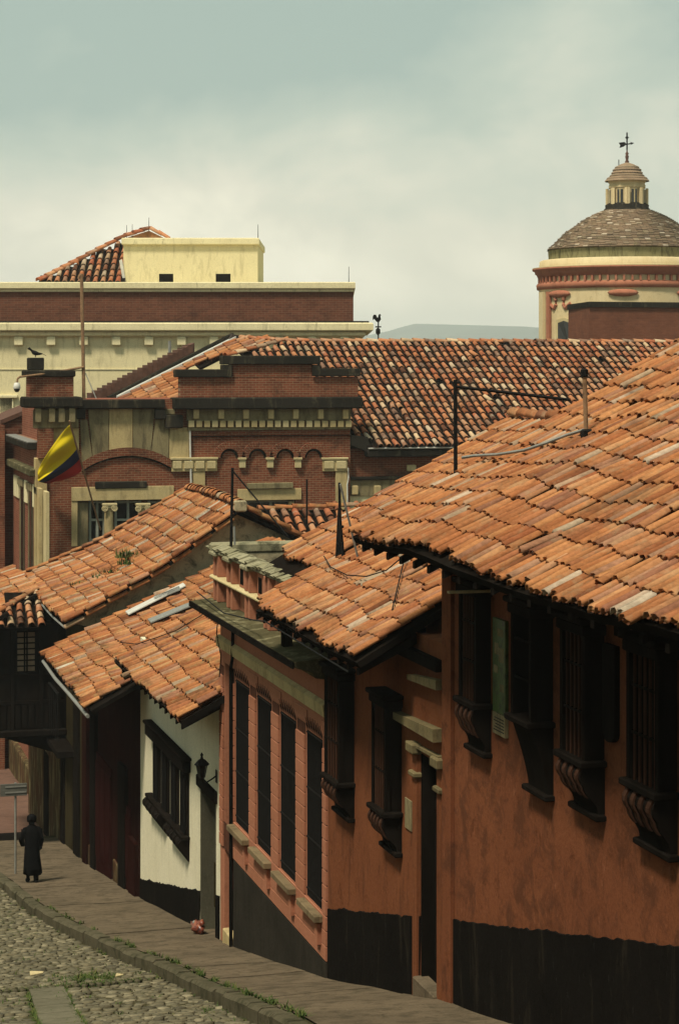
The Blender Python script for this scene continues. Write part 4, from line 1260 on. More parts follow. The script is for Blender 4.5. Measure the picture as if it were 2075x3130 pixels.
# street-level details: openings, juliet balcony, pipes, peeled plaster patch under the balcony
mb().box(XW - .02, XW + .01, 62.5, YF1 - .1, -4, 3.6).build('peeling_plaster', M_PEEL, hF)
for (u0, u1, v0_, v1_) in ((228, 246, 2140, 2680), (138, 152, 2300, 2640), (190, 200, 2300, 2660)):
    y0, y1 = yx(u1), yx(u0)
    dr = mb().box(XW - .045, XW + .01, y0, y1, P((u0 + u1) / 2, v1_, x=XW).z - .3, P((u0 + u1) / 2, v0_, x=XW).z).build('door', M_WOOD, hF)
    mb().bbox(XW - .06, XW - .045, y0 + .15, y1 - .15, P(u0, v1_, x=XW).z + .5, P(u0, v0_, x=XW).z - .4, .01).build('door_panel', M_WOOD, dr)
jb = mb().bbox(XW - .55, XW, yx(233), yx(186), P(210, 2330, x=XW - .3).z, P(210, 2308, x=XW - .3).z, .02).build('small_balcony', M_WOOD, hF)
for k in range(8):
    yy = yx(233) + (yx(186) - yx(233)) * k / 7
    mb().tube([(XW - .52, yy, P(210, 2310, x=XW - .5).z), (XW - .52, yy, P(210, 2160, x=XW - .5).z)], .016, 5).build('baluster', M_IRON, jb)
mb().box(XW - .55, XW - .49, yx(233), yx(186), P(210, 2160, x=XW - .5).z, P(210, 2160, x=XW - .5).z + .05).build('handrail', M_IRON, jb)

# ================================================================== G: brick building with ionic windows
YG = 74.0
def gp(u, v, y=YG): return P(u, v, y=y)
def gbox(name, mat, parent, u0, v0, u1, v1, f=0.0, back=.25, bev=.0, sub=None):
    """block on the brick front: photo rectangle on the plane YG, standing f metres proud"""
    a, c = gp(u0, v0, YG - f), gp(u1, v1, YG - f)
    q = mb()
    if bev: q.bbox(a.x, c.x, YG - f, YG + back, c.z, a.z, bev)
    else: q.box(a.x, c.x, YG - f, YG + back, c.z, a.z)
    return q.build(name, mat, parent)
G = thing('brick_building', 'ornate red brick building with stepped parapet, stone arch and ionic window columns', 'building', (15, 80, zg(74)))
# main front wall in pieces around the two window openings
def gx(u): return gp(u, 1400).x
def gz(v): return gp(600, v).z
GB = -6.0
xl, xr = gp(118, 1500).x, gp(1070, 1400).x
wl = (gp(238, 1530).x, gp(522, 1530).x, gp(380, 1760).z, gp(380, 1527).z)
wr = (gp(750, 1530).x, gp(903, 1530).x, gp(830, 1760).z, gp(830, 1527).z)
def front(name, x0, x1, zb, zt, ops, mat, y=YG, th=.35):
    xs = sorted(set([x0, x1] + [q_ for o in ops for q_ in o[:2]])); zs = sorted(set([zb, zt] + [q_ for o in ops for q_ in o[2:4]]))
    q = mb()
    for a, c in zip(xs[:-1], xs[1:]):
        for d, e_ in zip(zs[:-1], zs[1:]):
            if any(o[0] <= (a + c) / 2 <= o[1] and o[2] <= (d + e_) / 2 <= o[3] for o in ops): continue
            q.quad((a, y, d), (c, y, d), (c, y, e_), (a, y, e_))
    for a, c, d, e_ in ops:
        q.quad((a, y, d), (a, y + th, d), (c, y + th, d), (c, y, d)); q.quad((a, y, e_), (c, y, e_), (c, y + th, e_), (a, y + th, e_))
        q.quad((a, y, d), (a, y, e_), (a, y + th, e_), (a, y + th, d)); q.quad((c, y, d), (c, y + th, d), (c, y + th, e_), (c, y, e_))
    return q.build(name, mat, parent=None)
def adopt(o, parent):
    o.parent = parent; o.location = Vector(o.location) - wpos(parent); return o
ztw = gp(800, 1218).z
adopt(front('wall', xl, xr, GB, ztw, [wl, wr], M_BRX), G)
mb().box(xl + .31, xr - .02, YG + .36, 82, GB, ztw - .1).build('wall', M_BRY, G)
# ---- right section: parapet, cornice, dentils, blind arches
gbox('parapet', M_BRX, G, 552, 1153, 1094, 1214, .02, .45)
gbox('parapet', M_BRX, G, 712, 1113, 953, 1154, .02, .45)
gbox('coping', M_SOOT, G, 683, 1087, 979, 1114, .16, .55, .03)
gbox('coping', M_SOOT, G, 684, 1115, 709, 1154, .14, .5, .02); gbox('coping', M_SOOT, G, 956, 1115, 978, 1150, .14, .5, .02)
gbox('coping', M_SOOT, G, 541, 1129, 700, 1153, .15, .54, .03); gbox('coping', M_SOOT, G, 962, 1126, 1102, 1150, .15, .54, .03)
gbox('cornice', M_SOOT, G, 534, 1216, 1108, 1248, .46, .5, .04)
gbox('frieze', M_STONE_D, G, 572, 1249, 1072, 1284, .12, .1)
for k in range(7):
    u = 601 + k * 76
    gbox('bracket', M_STONE, G, u - 8, 1251, u + 8, 1280, .30, .0, .015)
for k in range(21):
    u = 586 + k * 24.0
    gbox('dentil', random.choice((M_STONE, M_STONE_L, M_STONE)), G, u - 8.5, 1286, u + 8.5, 1306, .22, .0, .012)
gbox('bed_moulding', M_STONE_D, G, 574, 1307, 1072, 1312, .14, .05)
gbox('brick_band', M_BRX, G, 580, 1318, 1068, 1328, .06, .05)
gbox('painted_band_shadow', M_SOOT, G, 580, 1328.5, 1068, 1331, .05, .05)  # thin dark strip painted as the shadow under the brick band
# four blind arches: flat field, projecting ring of voussoir bricks
for cu in (700, 786, 870, 957):
    c = gp(cu, 1399)
    ri, ro = .345, .60
    q = mb(); n = 17
    for k in range(n):
        t0, t1 = math.pi * (k + .06) / n, math.pi * (k + .94) / n
        poly = [(c.x + r_ * math.cos(t), YG - .11, c.z + r_ * math.sin(t)) for r_, t in ((ri, t0), (ro, t0), (ro, t1), (ri, t1))]
        q.prism(poly, (0, .115, 0))
    ar = q.build('blind_arch', M_BRX, G)
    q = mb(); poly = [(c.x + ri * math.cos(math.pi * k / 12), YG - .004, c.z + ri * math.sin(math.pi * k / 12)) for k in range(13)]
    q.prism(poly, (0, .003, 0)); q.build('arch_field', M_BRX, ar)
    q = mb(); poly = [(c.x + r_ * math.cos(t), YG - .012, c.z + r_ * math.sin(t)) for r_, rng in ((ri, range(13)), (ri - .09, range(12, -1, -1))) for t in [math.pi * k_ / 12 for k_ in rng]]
    q.prism(poly, (0, .006, 0)); q.build('arch_shade_ring', M_SOOT, ar)  # flat dark ring painted for the shade inside the arch
for u in (742, 827, 912):
    im = gbox('impost', M_STONE_L, G, u - 9, 1405, u + 9, 1430, .12, .0, .015)
    gbox('impost_cap', M_STONE_L, im, u - 12, 1399, u + 12, 1405, .16, .0, .01)
for (u0, u1) in ((525, 664), (987, 1062)):
    n = 4 if u1 - u0 > 100 else 2
    cp = gbox('capital', M_STONE, G, u0, 1404, u1, 1440, .10, .0, .01)
    gbox('capital_top', M_STONE_L, cp, u0 - 2, 1399, u1 + 3, 1404, .15, .0, .01)
    for k in range(n):
        a = u0 + (u1 - u0) * k / n
        gbox('capital_panel', M_STONE_L, cp, a + 4, 1409, a + (u1 - u0) / n - 4, 1433, .14, .0, .02)
gbox('pilaster', M_STONE, G, 590, 1441, 627, 1640, .07, .0, .01); gbox('pilaster', M_STONE, G, 1026, 1441, 1061, 1640, .07, .0, .01)
q = mb().tube([gp(581, 1312, YG - .1), gp(585, 1500, YG - .1)], .035, 6); q.build('downpipe', M_WHITEM, G)
q = mb().tube([gp(1064, 1430, YG - .1), gp(1065, 1460, YG - .12), gp(1061, 1480, YG - .1), gp(1062, 1560, YG - .1)], .03, 6); q.build('downpipe', M_WHITEM, G)
gbox('hood_mould', M_STONE_D, G, 757, 1477, 896, 1493, .18, .0, .02)
gbox('lintel', M_STONE, G, 727, 1496, 921, 1527, .08, .0, .01)
def sash(u0, u1, v0_, v1_, parent, fr=M_PAINTGREY):
    a, c = gp(u0, v0_, YG + .3), gp(u1, v1_, YG + .3)
    w = mb().box(a.x, c.x, YG + .32, YG + .36, c.z, a.z).build('window', M_GLASS, parent)
    q = mb()
    mid = (a.x + c.x) / 2
    for x in (a.x, mid - .04, c.x - .09):
        mb().box(x, x + .09, YG + .24, YG + .319, c.z, a.z).build('stile', fr, w)
    for zz in (a.z - .10, a.z - .75, a.z - 1.5, a.z - 2.2):
        mb().box(a.x + .01, c.x - .01, YG + .25, YG + .318, zz, zz + .08).build('rail', fr, w)
    return w
sash(752, 900, 1528, 1700, G)
gbox('window_post', M_STONE_L, G, 884, 1533, 900, 1640, -.1, .3)
# ---- left pier
gbox('pier', M_BRX, G, 118, 1310, 165, 1400, .30, .0)
gbox('pier_stone', M_STONE_D, G, 104, 1252, 241, 1309, .25, .0, .03)
gbox('pier_cornice', M_SOOT, G, 76, 1214, 254, 1246, .55, .9, .05)
for u in (118, 160, 190, 222):
    gbox('corbel', M_STONE_D, G, u - 9, 1247, u + 9, 1292, .45, .0, .03)
gbox('corner_quoin', M_STONE, G, 165, 1310, 242, 1395, .05, .0, .01)
gbox('pier_block', M_BRX, G, 92, 1152, 226, 1213, .35, .8)
gbox('pier_cap', M_SOOT, G, 80, 1132, 232, 1152, .47, .9, .04)
gbox('chimney_block', M_SOOT, G, 88, 1093, 136, 1131, .1, .4, .03)
# ---- arch section
gbox('coping', M_SOOT, G, 242, 1222, 505, 1248, .32, .5, .03)
gbox('coping', M_SOOT, G, 236, 1249, 262, 1281, .28, .3, .03); gbox('coping', M_SOOT, G, 476, 1249, 506, 1281, .28, .3, .03)
gbox('coping', M_SOOT, G, 507, 1268, 560, 1308, .28, .3, .03); gbox('coping_flash', M_STONE_D, G, 507, 1250, 535, 1267, .1, .3, .02)
# fan of big voussoir stones over a segmental brick arch
A0, A1, AT = gp(252, 1398, YG - .06), gp(531, 1425, YG - .06), gp(388, 1368, YG - .06)
def arc_z(x, off=0.0):
    hw = (A1.x - A0.x) / 2; mx = (A0.x + A1.x) / 2; rise = AT.z - (A0.z + A1.z) / 2
    t = (x - mx) / hw
    R_ = (hw * hw + rise * rise) / (2 * rise)
    return (A0.z + A1.z) / 2 + rise - R_ + math.sqrt(max(0, R_ * R_ - (t * hw) ** 2)) + off
cuts = [(242, 252), (285, 272), (335, 328), (402, 408), (468, 474), (520, 510), (560, 545)]
tops = [gp(a, 1250).x for a in (244, 268, 334, 406, 474, 518, 578)]
bots = [gp(a, 1390).x for a in (250, 283, 332, 406, 462, 516, 578)]
for k in range(6):
    zt = gp(400, 1250).z if 1 <= k <= 3 else gp(400, 1282).z if k in (0, 4) else gp(400, 1308).z
    q = mb(); ns = 5
    up = [(tops[k] + (tops[k + 1] - tops[k]) * s / ns + (.012 if s == 0 else -.012 if s == ns else 0), YG - .06, zt) for s in range(ns + 1)]
    lo = []
    for s in range(ns + 1):
        x = bots[k] + (bots[k + 1] - bots[k]) * s / ns + (.012 if s == 0 else -.012 if s == ns else 0)
        lo.append((x, YG - .06, arc_z(min(max(x, A0.x), A1.x), .003)))
    q.prism(lo + up[::-1], (0, .1, 0))
    q.build('voussoir', (M_STONE_D, M_STONE_D, M_STONE, M_STONE_D, M_STONE_D, M_STONE)[k], G)
q = mb(); n = 46
for k in range(n):
    x0 = A0.x + (A1.x - A0.x) * (k + .06) / n; x1 = A0.x + (A1.x - A0.x) * (k + .94) / n
    q.prism([(x0, YG - .10, arc_z(x0)), (x1, YG - .10, arc_z(x1)), (x1, YG - .10, arc_z(x1) - .30), (x0, YG - .10, arc_z(x0) - .30)], (0, .11, 0))
q.build('brick_arch', M_BRX, G)
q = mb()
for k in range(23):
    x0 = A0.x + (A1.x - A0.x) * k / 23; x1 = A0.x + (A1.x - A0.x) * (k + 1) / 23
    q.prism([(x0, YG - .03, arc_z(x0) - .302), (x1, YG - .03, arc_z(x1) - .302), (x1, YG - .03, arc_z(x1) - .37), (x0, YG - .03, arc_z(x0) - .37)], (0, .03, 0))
q.build('arch_under_strip', M_SOOT, G)  # dark strip along the lower edge of the brick arch
gbox('wall_plank', M_SOOT, G, 292, 1473, 450, 1492, .12, .0, .03)
gbox('lintel', M_STONE, G, 220, 1490, 532, 1526, .08, .0, .01)
gbox('jamb_stone', M_STONE, G, 220, 1530, 238, 1670, .05, .0, .01)
gbox('window_pilaster', M_STONE_D, G, 240, 1535, 270, 1700, -.08, .3, .02)
sash(272, 322, 1530, 1690, G); sash(350, 432, 1530, 1690, G); sash(452, 520, 1530, 1690, G)
for cu in (335, 437):
    c = gp(cu, 1545, YG - .0)
    co = mb().lathe(c.x, YG + .12, [(.17, c.z - 2.6), (.175, c.z - .9), (.155, c.z - .12)], 14).build('column', M_STONE, G, smooth=True)
    mb().bbox(c.x - .27, c.x + .27, YG - .12, YG + .3, c.z + .0, c.z + .09, .015).build('abacus', M_STONE_L, co)
    for s in (-1, 1):
        q = mb(); q.add([], [])
        cyl = mb(); 
        pts_ = []
        for k in range(28):                       # spiral volute
            t = k / 27 * 4.4 * math.pi; r_ = .125 * (1 - k / 30)
            pts_.append((c.x + s * (.19 + r_ * math.cos(t + math.pi / 2)), YG - .1, c.z - .10 + r_ * math.sin(t + math.pi / 2)))
        mb().tube(pts_, .024, 5).build('volute', M_STONE_L, co)
    mb().bbox(c.x - .2, c.x + .2, YG - .08, YG + .28, c.z - .11, c.z - .002, .02).build('echinus', M_STONE_L, co)
# ---- left side wall along the street
xs = xl
def sidez(u, v): return P(u, v, x=xs)
sw = mb().box(xs, xs + .3, YG + .003, 82.5, GB, sidez(112, 1351).z).build('side_wall', M_BRY, G)
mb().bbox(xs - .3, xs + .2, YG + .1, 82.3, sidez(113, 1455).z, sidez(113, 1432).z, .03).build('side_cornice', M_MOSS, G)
mb().bbox(xs - .35, xs + .3, YG + .4, 82.3, sidez(112, 1374).z, sidez(112, 1354).z, .03).build('upper_cornice', M_SOOT, G)
mb().bbox(xs - .33, xs + .1, YG + .4, 82.3, sidez(112, 1353.5).z, sidez(112, 1349).z, .01).build('flashing', M_GALV, G)
bz1, bz0_ = sidez(106, 1480).z, sidez(106, 1550).z
yws = [(sidez(u1, 1500).y, sidez(u0, 1500).y) for u0, u1 in ((62, 78), (88, 104), (113, 121))]
edge = sidez(128, 1500).y
for (a, c) in ((sidez(62, 1500).y, sidez(47, 1500).y), (sidez(88, 1500).y, sidez(79, 1500).y), (sidez(113, 1500).y, sidez(105, 1500).y)):
    mb().bbox(xs - .06, xs + .02, a, c, bz0_, bz1, .02).build('stone_panel', M_YEL_C, G)
for (a, c) in yws:
    w = mb().box(xs - .02, xs + .02, a + .05, c - .05, bz0_ - 4.2, bz1 - .3).build('side_window', M_GLASS, G)
    mb().tube([(xs - .08, (a + c) / 2, bz0_ - 4.2), (xs - .08, (a + c) / 2, bz1 - .2)], .03, 6).build('mullion', M_STONE_D, w)
    mb().bbox(xs - .12, xs + .01, a - .1, c + .1, bz0_ - 4.5, bz0_ - 4.2, .02).build('sill', M_STONE_D, w)
    mb().bbox(xs - .10, xs + .01, a - .06, c + .06, bz1 - .3, bz1 - .02, .02).build('window_head', M_STONE_D, w)
for (u0, u1, mt) in ((124, 131, M_STONE), (144, 152, M_STONE_L)):
    p0 = sidez(u0, 1500)
    mb().bbox(xs - .12, xs + .0, sidez(u1, 1500).y, p0.y, GB + 3, bz1, .02).build('strip_pilaster', mt, G)
mb().bbox(xs - .10, xs + .3, YG - .12, YG + .5, GB + 1, gp(160, 1400).z, .02).build('corner_pilaster', M_STONE, G)
mb().bbox(xs - .2, xs + .1, YG + .5, 82.4, GB, zg(84) + 1.2, .04).build('plinth', M_PEEL, G)
# brick wing at the far end of the side wall
kq = thing('brick_wing', 'tall plain brick wing with sloping coping at the far left', 'building', (7, 84, zg(84)))
mb().box(P(-90, 1300, y=82).x, P(16, 1300, y=82).x, 82, 96, GB, P(16, 1300, y=82).z).build('wall', M_BRX, kq)
mb().box(P(16, 1300, y=82).x + .003, P(60, 1300, y=82.6).x, 82.6, 96, GB, P(30, 1310, y=82.6).z).build('wall', M_BRD, kq)
a, c = P(10, 1299, y=82.8), P(125, 1248, y=82.8)
mb().prism([(a.x, 82.8, a.z), (c.x, 82.8, c.z), (c.x, 82.8, a.z - 2.5), (a.x, 82.8, a.z - 2.5)], (0, 4, 0)).build('raking_wall', M_BRD, kq)
mb().prism([(a.x - .1, 82.7, a.z + .02), (c.x, 82.7, c.z + .02), (c.x, 82.7, c.z + .2), (a.x - .1, 82.7, a.z + .2)], (0, 4.2, 0)).build('coping', M_BROWNROOF, kq)
# ---- right low wing under the big roof
zev = gp(1300, 1366).z
low = mb().box(xr + .003, 48, YG + .3, 83, GB, zev - .05).build('low_wing_wall', M_BRX, G)
mb().bbox(gp(1120, 1370).x, 48, YG - .25, YG + .3, gp(1300, 1395).z, gp(1300, 1372).z, .05).build('gutter_box', M_SOOT, G)
mb().tube([(gp(1120, 1370).x, YG - .27, zev - .02), (48, YG - .27, zev - .02)], .035, 6).build('gutter_lip', M_WHITEM, G)
mb().prism([(xr + .02, YG - .1, gp(1075, 1330).z), (gp(1122, 1330).x, YG - .1, gp(1122, 1335).z), (gp(1140, 1400).x, YG - .1, gp(1140, 1398).z), (gp(1110, 1400).x, YG - .1, gp(1110, 1375).z), (xr + .02, YG - .1, gp(1075, 1362).z)], (0, .4, 0)).build('stepped_coping', M_SOOT, G)
mb().bbox(xr + .02, 40, YG + .05, YG + .29, gp(1200, 1466).z, gp(1200, 1456).z, .02).build('string_course', M_SOOT, G)
gb_ = mb().box(xr + .02, 40, YG + .15, YG + .298, gp(1200, 1515).z, gp(1200, 1467).z).build('frieze', M_STONE_D, G)
for u in (1085, 1155, 1230, 1300):
    gbox('block', M_STONE, gb_, u - 9, 1485, u + 9, 1512, .0, .15, .02)
mb().box(xr + .02, 40, YG + .2, YG + .299, GB, gp(1200, 1515.5).z).build('yellow_wall', M_YEL, G)
gbox('vent_block', M_STONE_L, G, 1244, 1421, 1271, 1440, -.2, .5, .02)

# ---- the big tiled roof
mJ = .50; y0J = YG - .3; zJ = zev + .02
def onJ(u, v): return PY(u, v, y0J, zJ, mJ)
yrJ = P(1300, 1046, y=82).y
rj = onJ(1300, 1046)
cJ = math.sqrt(1 + mJ * mJ)
LJ = (rj.y - y0J) * cJ
x0J = 15.0
xi = gp(1078, 1340).x
hipx = onJ(872, 1047).x
poly = [(xi - x0J + .05, .62), (gp(1122, 1365).x - x0J, .0), (47 - x0J, 0), (47 - x0J, LJ), (hipx - x0J, LJ), (onJ(700, 1110).x - x0J, LJ * .78), (onJ(700, 1110).x - x0J, LJ * .55), (xi - x0J + .05, LJ * .5)]
roof(G, (x0J, y0J, zJ), (1, 0, 0), (0, 1, mJ), poly, pitch=.325, expo=.50, rf=.345, mat=M_TILE_F, pan=M_PAN_F, sag=wave(40, .035), jit=1.0, cap=300)
zr = zJ + mJ * (rj.y - y0J)
ridge_line(G, [(hipx, rj.y, zr), (47, rj.y, zr)], M_TILE_F, .15, .5, .02)
roof(G, (47, 2 * rj.y - y0J, zJ), (-1, 0, 0), (0, -1, mJ), [(0, 0), (47 - hipx, 0), (47 - hipx, LJ), (0, LJ)], pitch=.325, expo=.5, rf=.345, mat=M_TILE_F, pan=M_PAN_F, cap=0)
# hip end: slope falling to the left, its far edge closed by a flashed parapet
H0 = Vector((hipx, rj.y, zr)); yF = rj.y + 2.3
F0, F1 = P(366, 1220, y=yF), P(728, 1034, y=yF)
Uh = (F1 - F0).normalized(); Nh = Uh.cross(H0 - F0).normalized()
if Nh.z < 0: Nh = -Nh
Eh = Uh.cross(Nh).normalized()
def onH(u, v):
    dd_ = ray(u, v); t_ = (F0 - CP).dot(Nh) / dd_.dot(Nh); return CP + dd_ * t_
ph = [onH(366, 1220), onH(728, 1036), onH(760, 1040), H0, onH(690, 1092), onH(560, 1130), onH(540, 1262), onH(420, 1262)]
roof(G, F0, Eh, Uh, [((p - F0).dot(Eh), (p - F0).dot(Uh)) for p in ph], pitch=.27, expo=.5, rf=.45, mat=M_TILE, pan=M_PAN, sag=wave(44, .03), cap=200)
ridge_line(G, [onJ(690, 1095), H0], M_TILE_F, .15, .5, .08)
ridge_line(G, [onH(735, 1036), H0], M_TILE_F, .13, .5, .05)
def rake(name, mat, u0, v0_, u1, v1_, y, h, w, parent=G):
    a, c = P(u0, v0_, y=y), P(u1, v1_, y=y)
    return mb().prism([(a.x, y, a.z), (c.x, y, c.z), (c.x, y, c.z - h), (a.x, y, a.z - h)], (0, w, 0)).build(name, mat, parent)
rake('flashing', M_WHITEM, 362, 1210, 722, 1028, yF, .20, .5)
rake('verge_wall', M_SOOT, 335, 1212, 715, 1018, yF + .55, .42, .6)
rake('verge_roof', M_BROWNROOF, 285, 1215, 595, 1048, yF + 1.6, .62, 1.2)
mb().prism([P(712, 1021, y=yF + .2), P(745, 1030, y=yF + .2), P(752, 1044, y=yF + .2), P(700, 1040, y=yF + .2)], (0, .6, 0)).build('flashing_cap', M_SLATE, G)
a, c = P(275, 1213, y=yF + 2.0), P(585, 1058, y=yF + 2.0)
for k in range(20):                               # stepped tile ends along the back verge
    p = a + (c - a) * (k / 20)
    d = (c - a) / 20
    mb().box(p.x, p.x + d.x * .96, yF + 1.55, yF + 2.9, p.z - .3, p.z + .16).build('verge_tile', M_BROWNROOF, G)

# back roof between F and C with tiles facing the viewer
R = thing('rear_roof_house', 'small rear house roof with few tile rows facing the street below brick front', 'house', (15, 58, 4))
mb().box(13.2, 19, 57.2, 60.5, 2, 9.6).build('wall', M_GABLE, R)
roof(R, (12.9, 56.0, 9.55), (1, 0, 0), (0, 1, .52), [(.9, 0), (6, 0), (6, 2.25), (.6, 2.25)], pitch=.33, expo=.42, rf=.36, mat=M_TILE_F, pan=M_PAN_F, sag=wave(50, .02), cap=120)
ridge_line(R, [(13.3, 58.0, 10.58), (19, 58.0, 10.66)], M_TILE_M, .12, .5, .05)
roof(R, (10.4, 47.2, 8.9), (0, 1, 0), (1, 0, .5), [(0, .6), (7.5, .6), (7.5, 6.5), (0, 6.5)], pitch=.28, expo=.42, rf=.45, mat=M_TILE_M, pan=M_PAN, sag=wave(52, .04), cap=60) if False else None

# ================================================================== Y: long yellow building
YY = 102.0
# this building is turned 15 degrees to the street: its parts are laid out square to its own front
YBASE = Vector((0, YY, 0)); RYM = Matrix.Rotation(-AL, 4, 'Z')
FRAME[0] = Matrix.Translation((0, 0, 0)) @ RYM
def P_(u, v, y): return Vector(((u - UC) / FPX * y, y, ZC - (v - V0) / FPX * y))
def PY_(u, v, y0, z0, m):
    k = -(v - V0) / FPX; t = (z0 - m * y0 - ZC) / (k - m)
    return Vector(((u - UC) / FPX * t, t, ZC + k * t))
def ybox(name, mat, parent, u0, v0_, u1, v1_, f=0.0, back=.4, bev=0.0):
    a, c = P_(u0, v0_, y=YY - f), P_(u1, v1_, y=YY - f)
    q = mb()
    if bev: q.bbox(a.x, c.x, YY - f, YY + back, c.z, a.z, bev)
    else: q.box(a.x, c.x, YY - f, YY + back, c.z, a.z)
    return q.build(name, mat, parent)
Y = thing('yellow_building', 'long pale yellow building with brick attic band, bracketed cornice and roof block', 'building', (YY * SA, YY * CA, 0))
Y.rotation_euler = (0, 0, -AL)
_W[Y.name] = YBASE
ybox('wall', M_YEL, Y, -60, 1000, 1098, 2400, 0, 18)
ybox('attic_band', M_BRD, Y, -60, 890, 1080, 990, .05, 17)
ybox('attic_coping', M_YEL_C, Y, -60, 862, 1086, 883, .28, 17.3, .04)
ybox('attic_moulding', M_YEL_C, Y, -60, 883.5, 1082, 892, .16, 17.2, .02)
ybox('cornice', M_YEL_C, Y, -60, 986, 1141, 1012, .5, 18, .06)
ybox('cornice_top', M_SOOT, Y, -60, 981, 1128, 986, .42, 17.8, .03)
ybox('soffit_board', M_YEL, Y, -60, 1013, 1118, 1028, .28, 17.6, .06)
for k in range(12):
    u = 57 + k * 99.6
    if u < 1110: ybox('bracket', M_YEL_C, Y, u - 13, 1029, u + 13, 1056, .25, .05, .04)
ybox('string_line', M_YEL_C, Y, -60, 1127, 1098, 1130, .04, .1)
w = ybox('window', M_GLASS, Y, 2, 1218, 40, 1272, .0, .15)
q = ybox('window_hood', M_YEL_C, Y, -20, 1207, 54, 1217, .2, .1, .03)
ybox('sill', M_YEL_C, w, -10, 1273, 44, 1285, .18, .1, .03); ybox('frame', M_YEL_C, w, 38, 1218, 42, 1272, .1, .1)
# roof block with two dark vents
YB = 107.0
a, c = P_(378, 730, y=YB), P_(788, 868, y=YB)
blk = mb().box(a.x, c.x, YB, YB + 8, c.z - 1, a.z).build('roof_block', M_YEL, Y)
a2, c2 = P_(372, 728, y=YB - .2), P_(792, 748, y=YB - .2)
mb().bbox(a2.x, c2.x, YB - .2, YB + 8.2, c2.z, a2.z + .02, .04).build('block_coping', M_YEL_C, blk)
for (u0, u1) in ((487, 530), (660, 705)):
    a, c = P_(u0, 837, y=YB), P_(u1, 862, y=YB)
    mb().box(a.x, c.x, YB - .01, YB + .05, c.z, a.z).build('vent', M_DADO, blk)
# its hipped tile roof to the left
a = P_(118, 864, y=YB + 1); ap = P_(456, 702, y=YB + 5); e1 = P_(372, 864, y=YB + .2)
mYr = .62
YO = P_(140, 866, y=YB - .6)
def onY(u, v): return PY_(u, v, YO.y, YO.z, mYr)
pl_ = [onY(118, 866), onY(380, 866), onY(384, 742), onY(300, 772)]
cY = math.sqrt(1 + mYr * mYr)
poly = [(p.x - YO.x, (p.y - YO.y) * cY) for p in pl_]
roof(Y, YO, (1, 0, 0), (0, 1, mYr), poly, pitch=.40, expo=.62, rf=.36, mat=M_TILE_F, pan=M_PAN_F, cap=120)
ridge_line(Y, [P_(118, 862, y=YO.y + .2), P_(240, 800, y=YO.y + 2.0), P_(384, 726, y=YO.y + 3.4), P_(456, 703, y=YO.y + 4.6), P_(505, 727, y=YO.y + 4.6)], M_TILE_F, .2, .62, .05)
mb().prism([P_(365, 796, y=YB - .08), P_(374, 792, y=YB - .08), P_(386, 866, y=YB - .08), P_(378, 866, y=YB - .08)], (0, .06, 0)).build('flashing', M_WHITEM, Y)
k_ = [P_(384, 728, y=YO.y + 3.4), P_(456, 705, y=YO.y + 4.5), P_(505, 729, y=YO.y + 4.6), P_(480, 760, y=YO.y + 4.6), P_(390, 760, y=YO.y + 3.5)]
mb().prism(k_, (0, 2, 0)).build('roof_peak', M_TILE, Y)
for (u, v0_, v1_, yy) in ((456, 665, 700, YB + 4), (388, 688, 726, YB + 3), (405, 685, 724, YB + 3), (789, 686, 728, YB), (1066, 815, 862, YY + .1)):
    o = mb().tube([P_(u, v1_ + 6, y=yy), P_(u, v0_, y=yy)], .022, 5, .012).build('lightning_rod', M_IRON, Y)


FRAME[0] = Matrix.Identity(4)
# ================================================================== dome
YD = 120.0
dc = P(1915, 800, y=YD)
dep = dc.x * SA + dc.y * CA
SC = dep / FPX
def dz(v): return ZC - (v - V0) * SC
D = thing('domed_church', 'cream church drum with tiled dome, lantern and salmon cornice behind brick block', 'church', (dc.x, YD, 0))
def lat(name, mat, prof, n=48, smooth=True, parent=D):
    o = mb().lathe(dc.x, dc.y, [(r_ * SC, dz(v)) for r_, v in prof], n).build(name, mat, parent, smooth=False)
    if smooth: o.data.polygons.foreach_set('use_smooth', [True] * len(o.data.polygons))
    return o
lat('drum', M_CREAM, [(268, 1900), (268, 884)])
lat('lower_band', M_SALMON, [(268, 887), (274, 886), (276, 872), (272, 867), (268, 866)])
lat('dentil_course', M_CREAM, [(266, 868), (266, 846)])
for k in range(72):
    t = 2 * math.pi * k / 72
    q = mb(); r0, r1 = 265 * SC, 275 * SC; w_ = .011
    poly = [(dc.x + r_ * math.cos(t + s), dc.y + r_ * math.sin(t + s), dz(867)) for r_, s in ((r0, -w_), (r1, -w_), (r1, w_), (r0, w_))]
    if math.sin(t) < .25: q.prism(poly, (0, 0, dz(850) - dz(867))).build('dentil', M_SALMON, D)
lat('cornice', M_SALMON, [(266, 850), (272, 849), (274, 842), (280, 838), (280, 832), (288, 828), (288, 823), (266, 820)])
lat('cornice_lip', M_STONE_L, [(288, 823), (289, 821), (268, 818)])
lat('ledge', M_CREAM, [(267, 819), (266, 800), (260, 797), (238, 796)])
lat('mossy_band', M_DOMEBAND, [(238, 797), (240, 769), (241, 767)])
prof = [(244, 766), (236, 757), (222, 744), (205, 727), (190, 713), (168, 698), (150, 685), (125, 669), (97, 656), (69, 645)]
dome = lat('dome', M_PAN_F, prof)
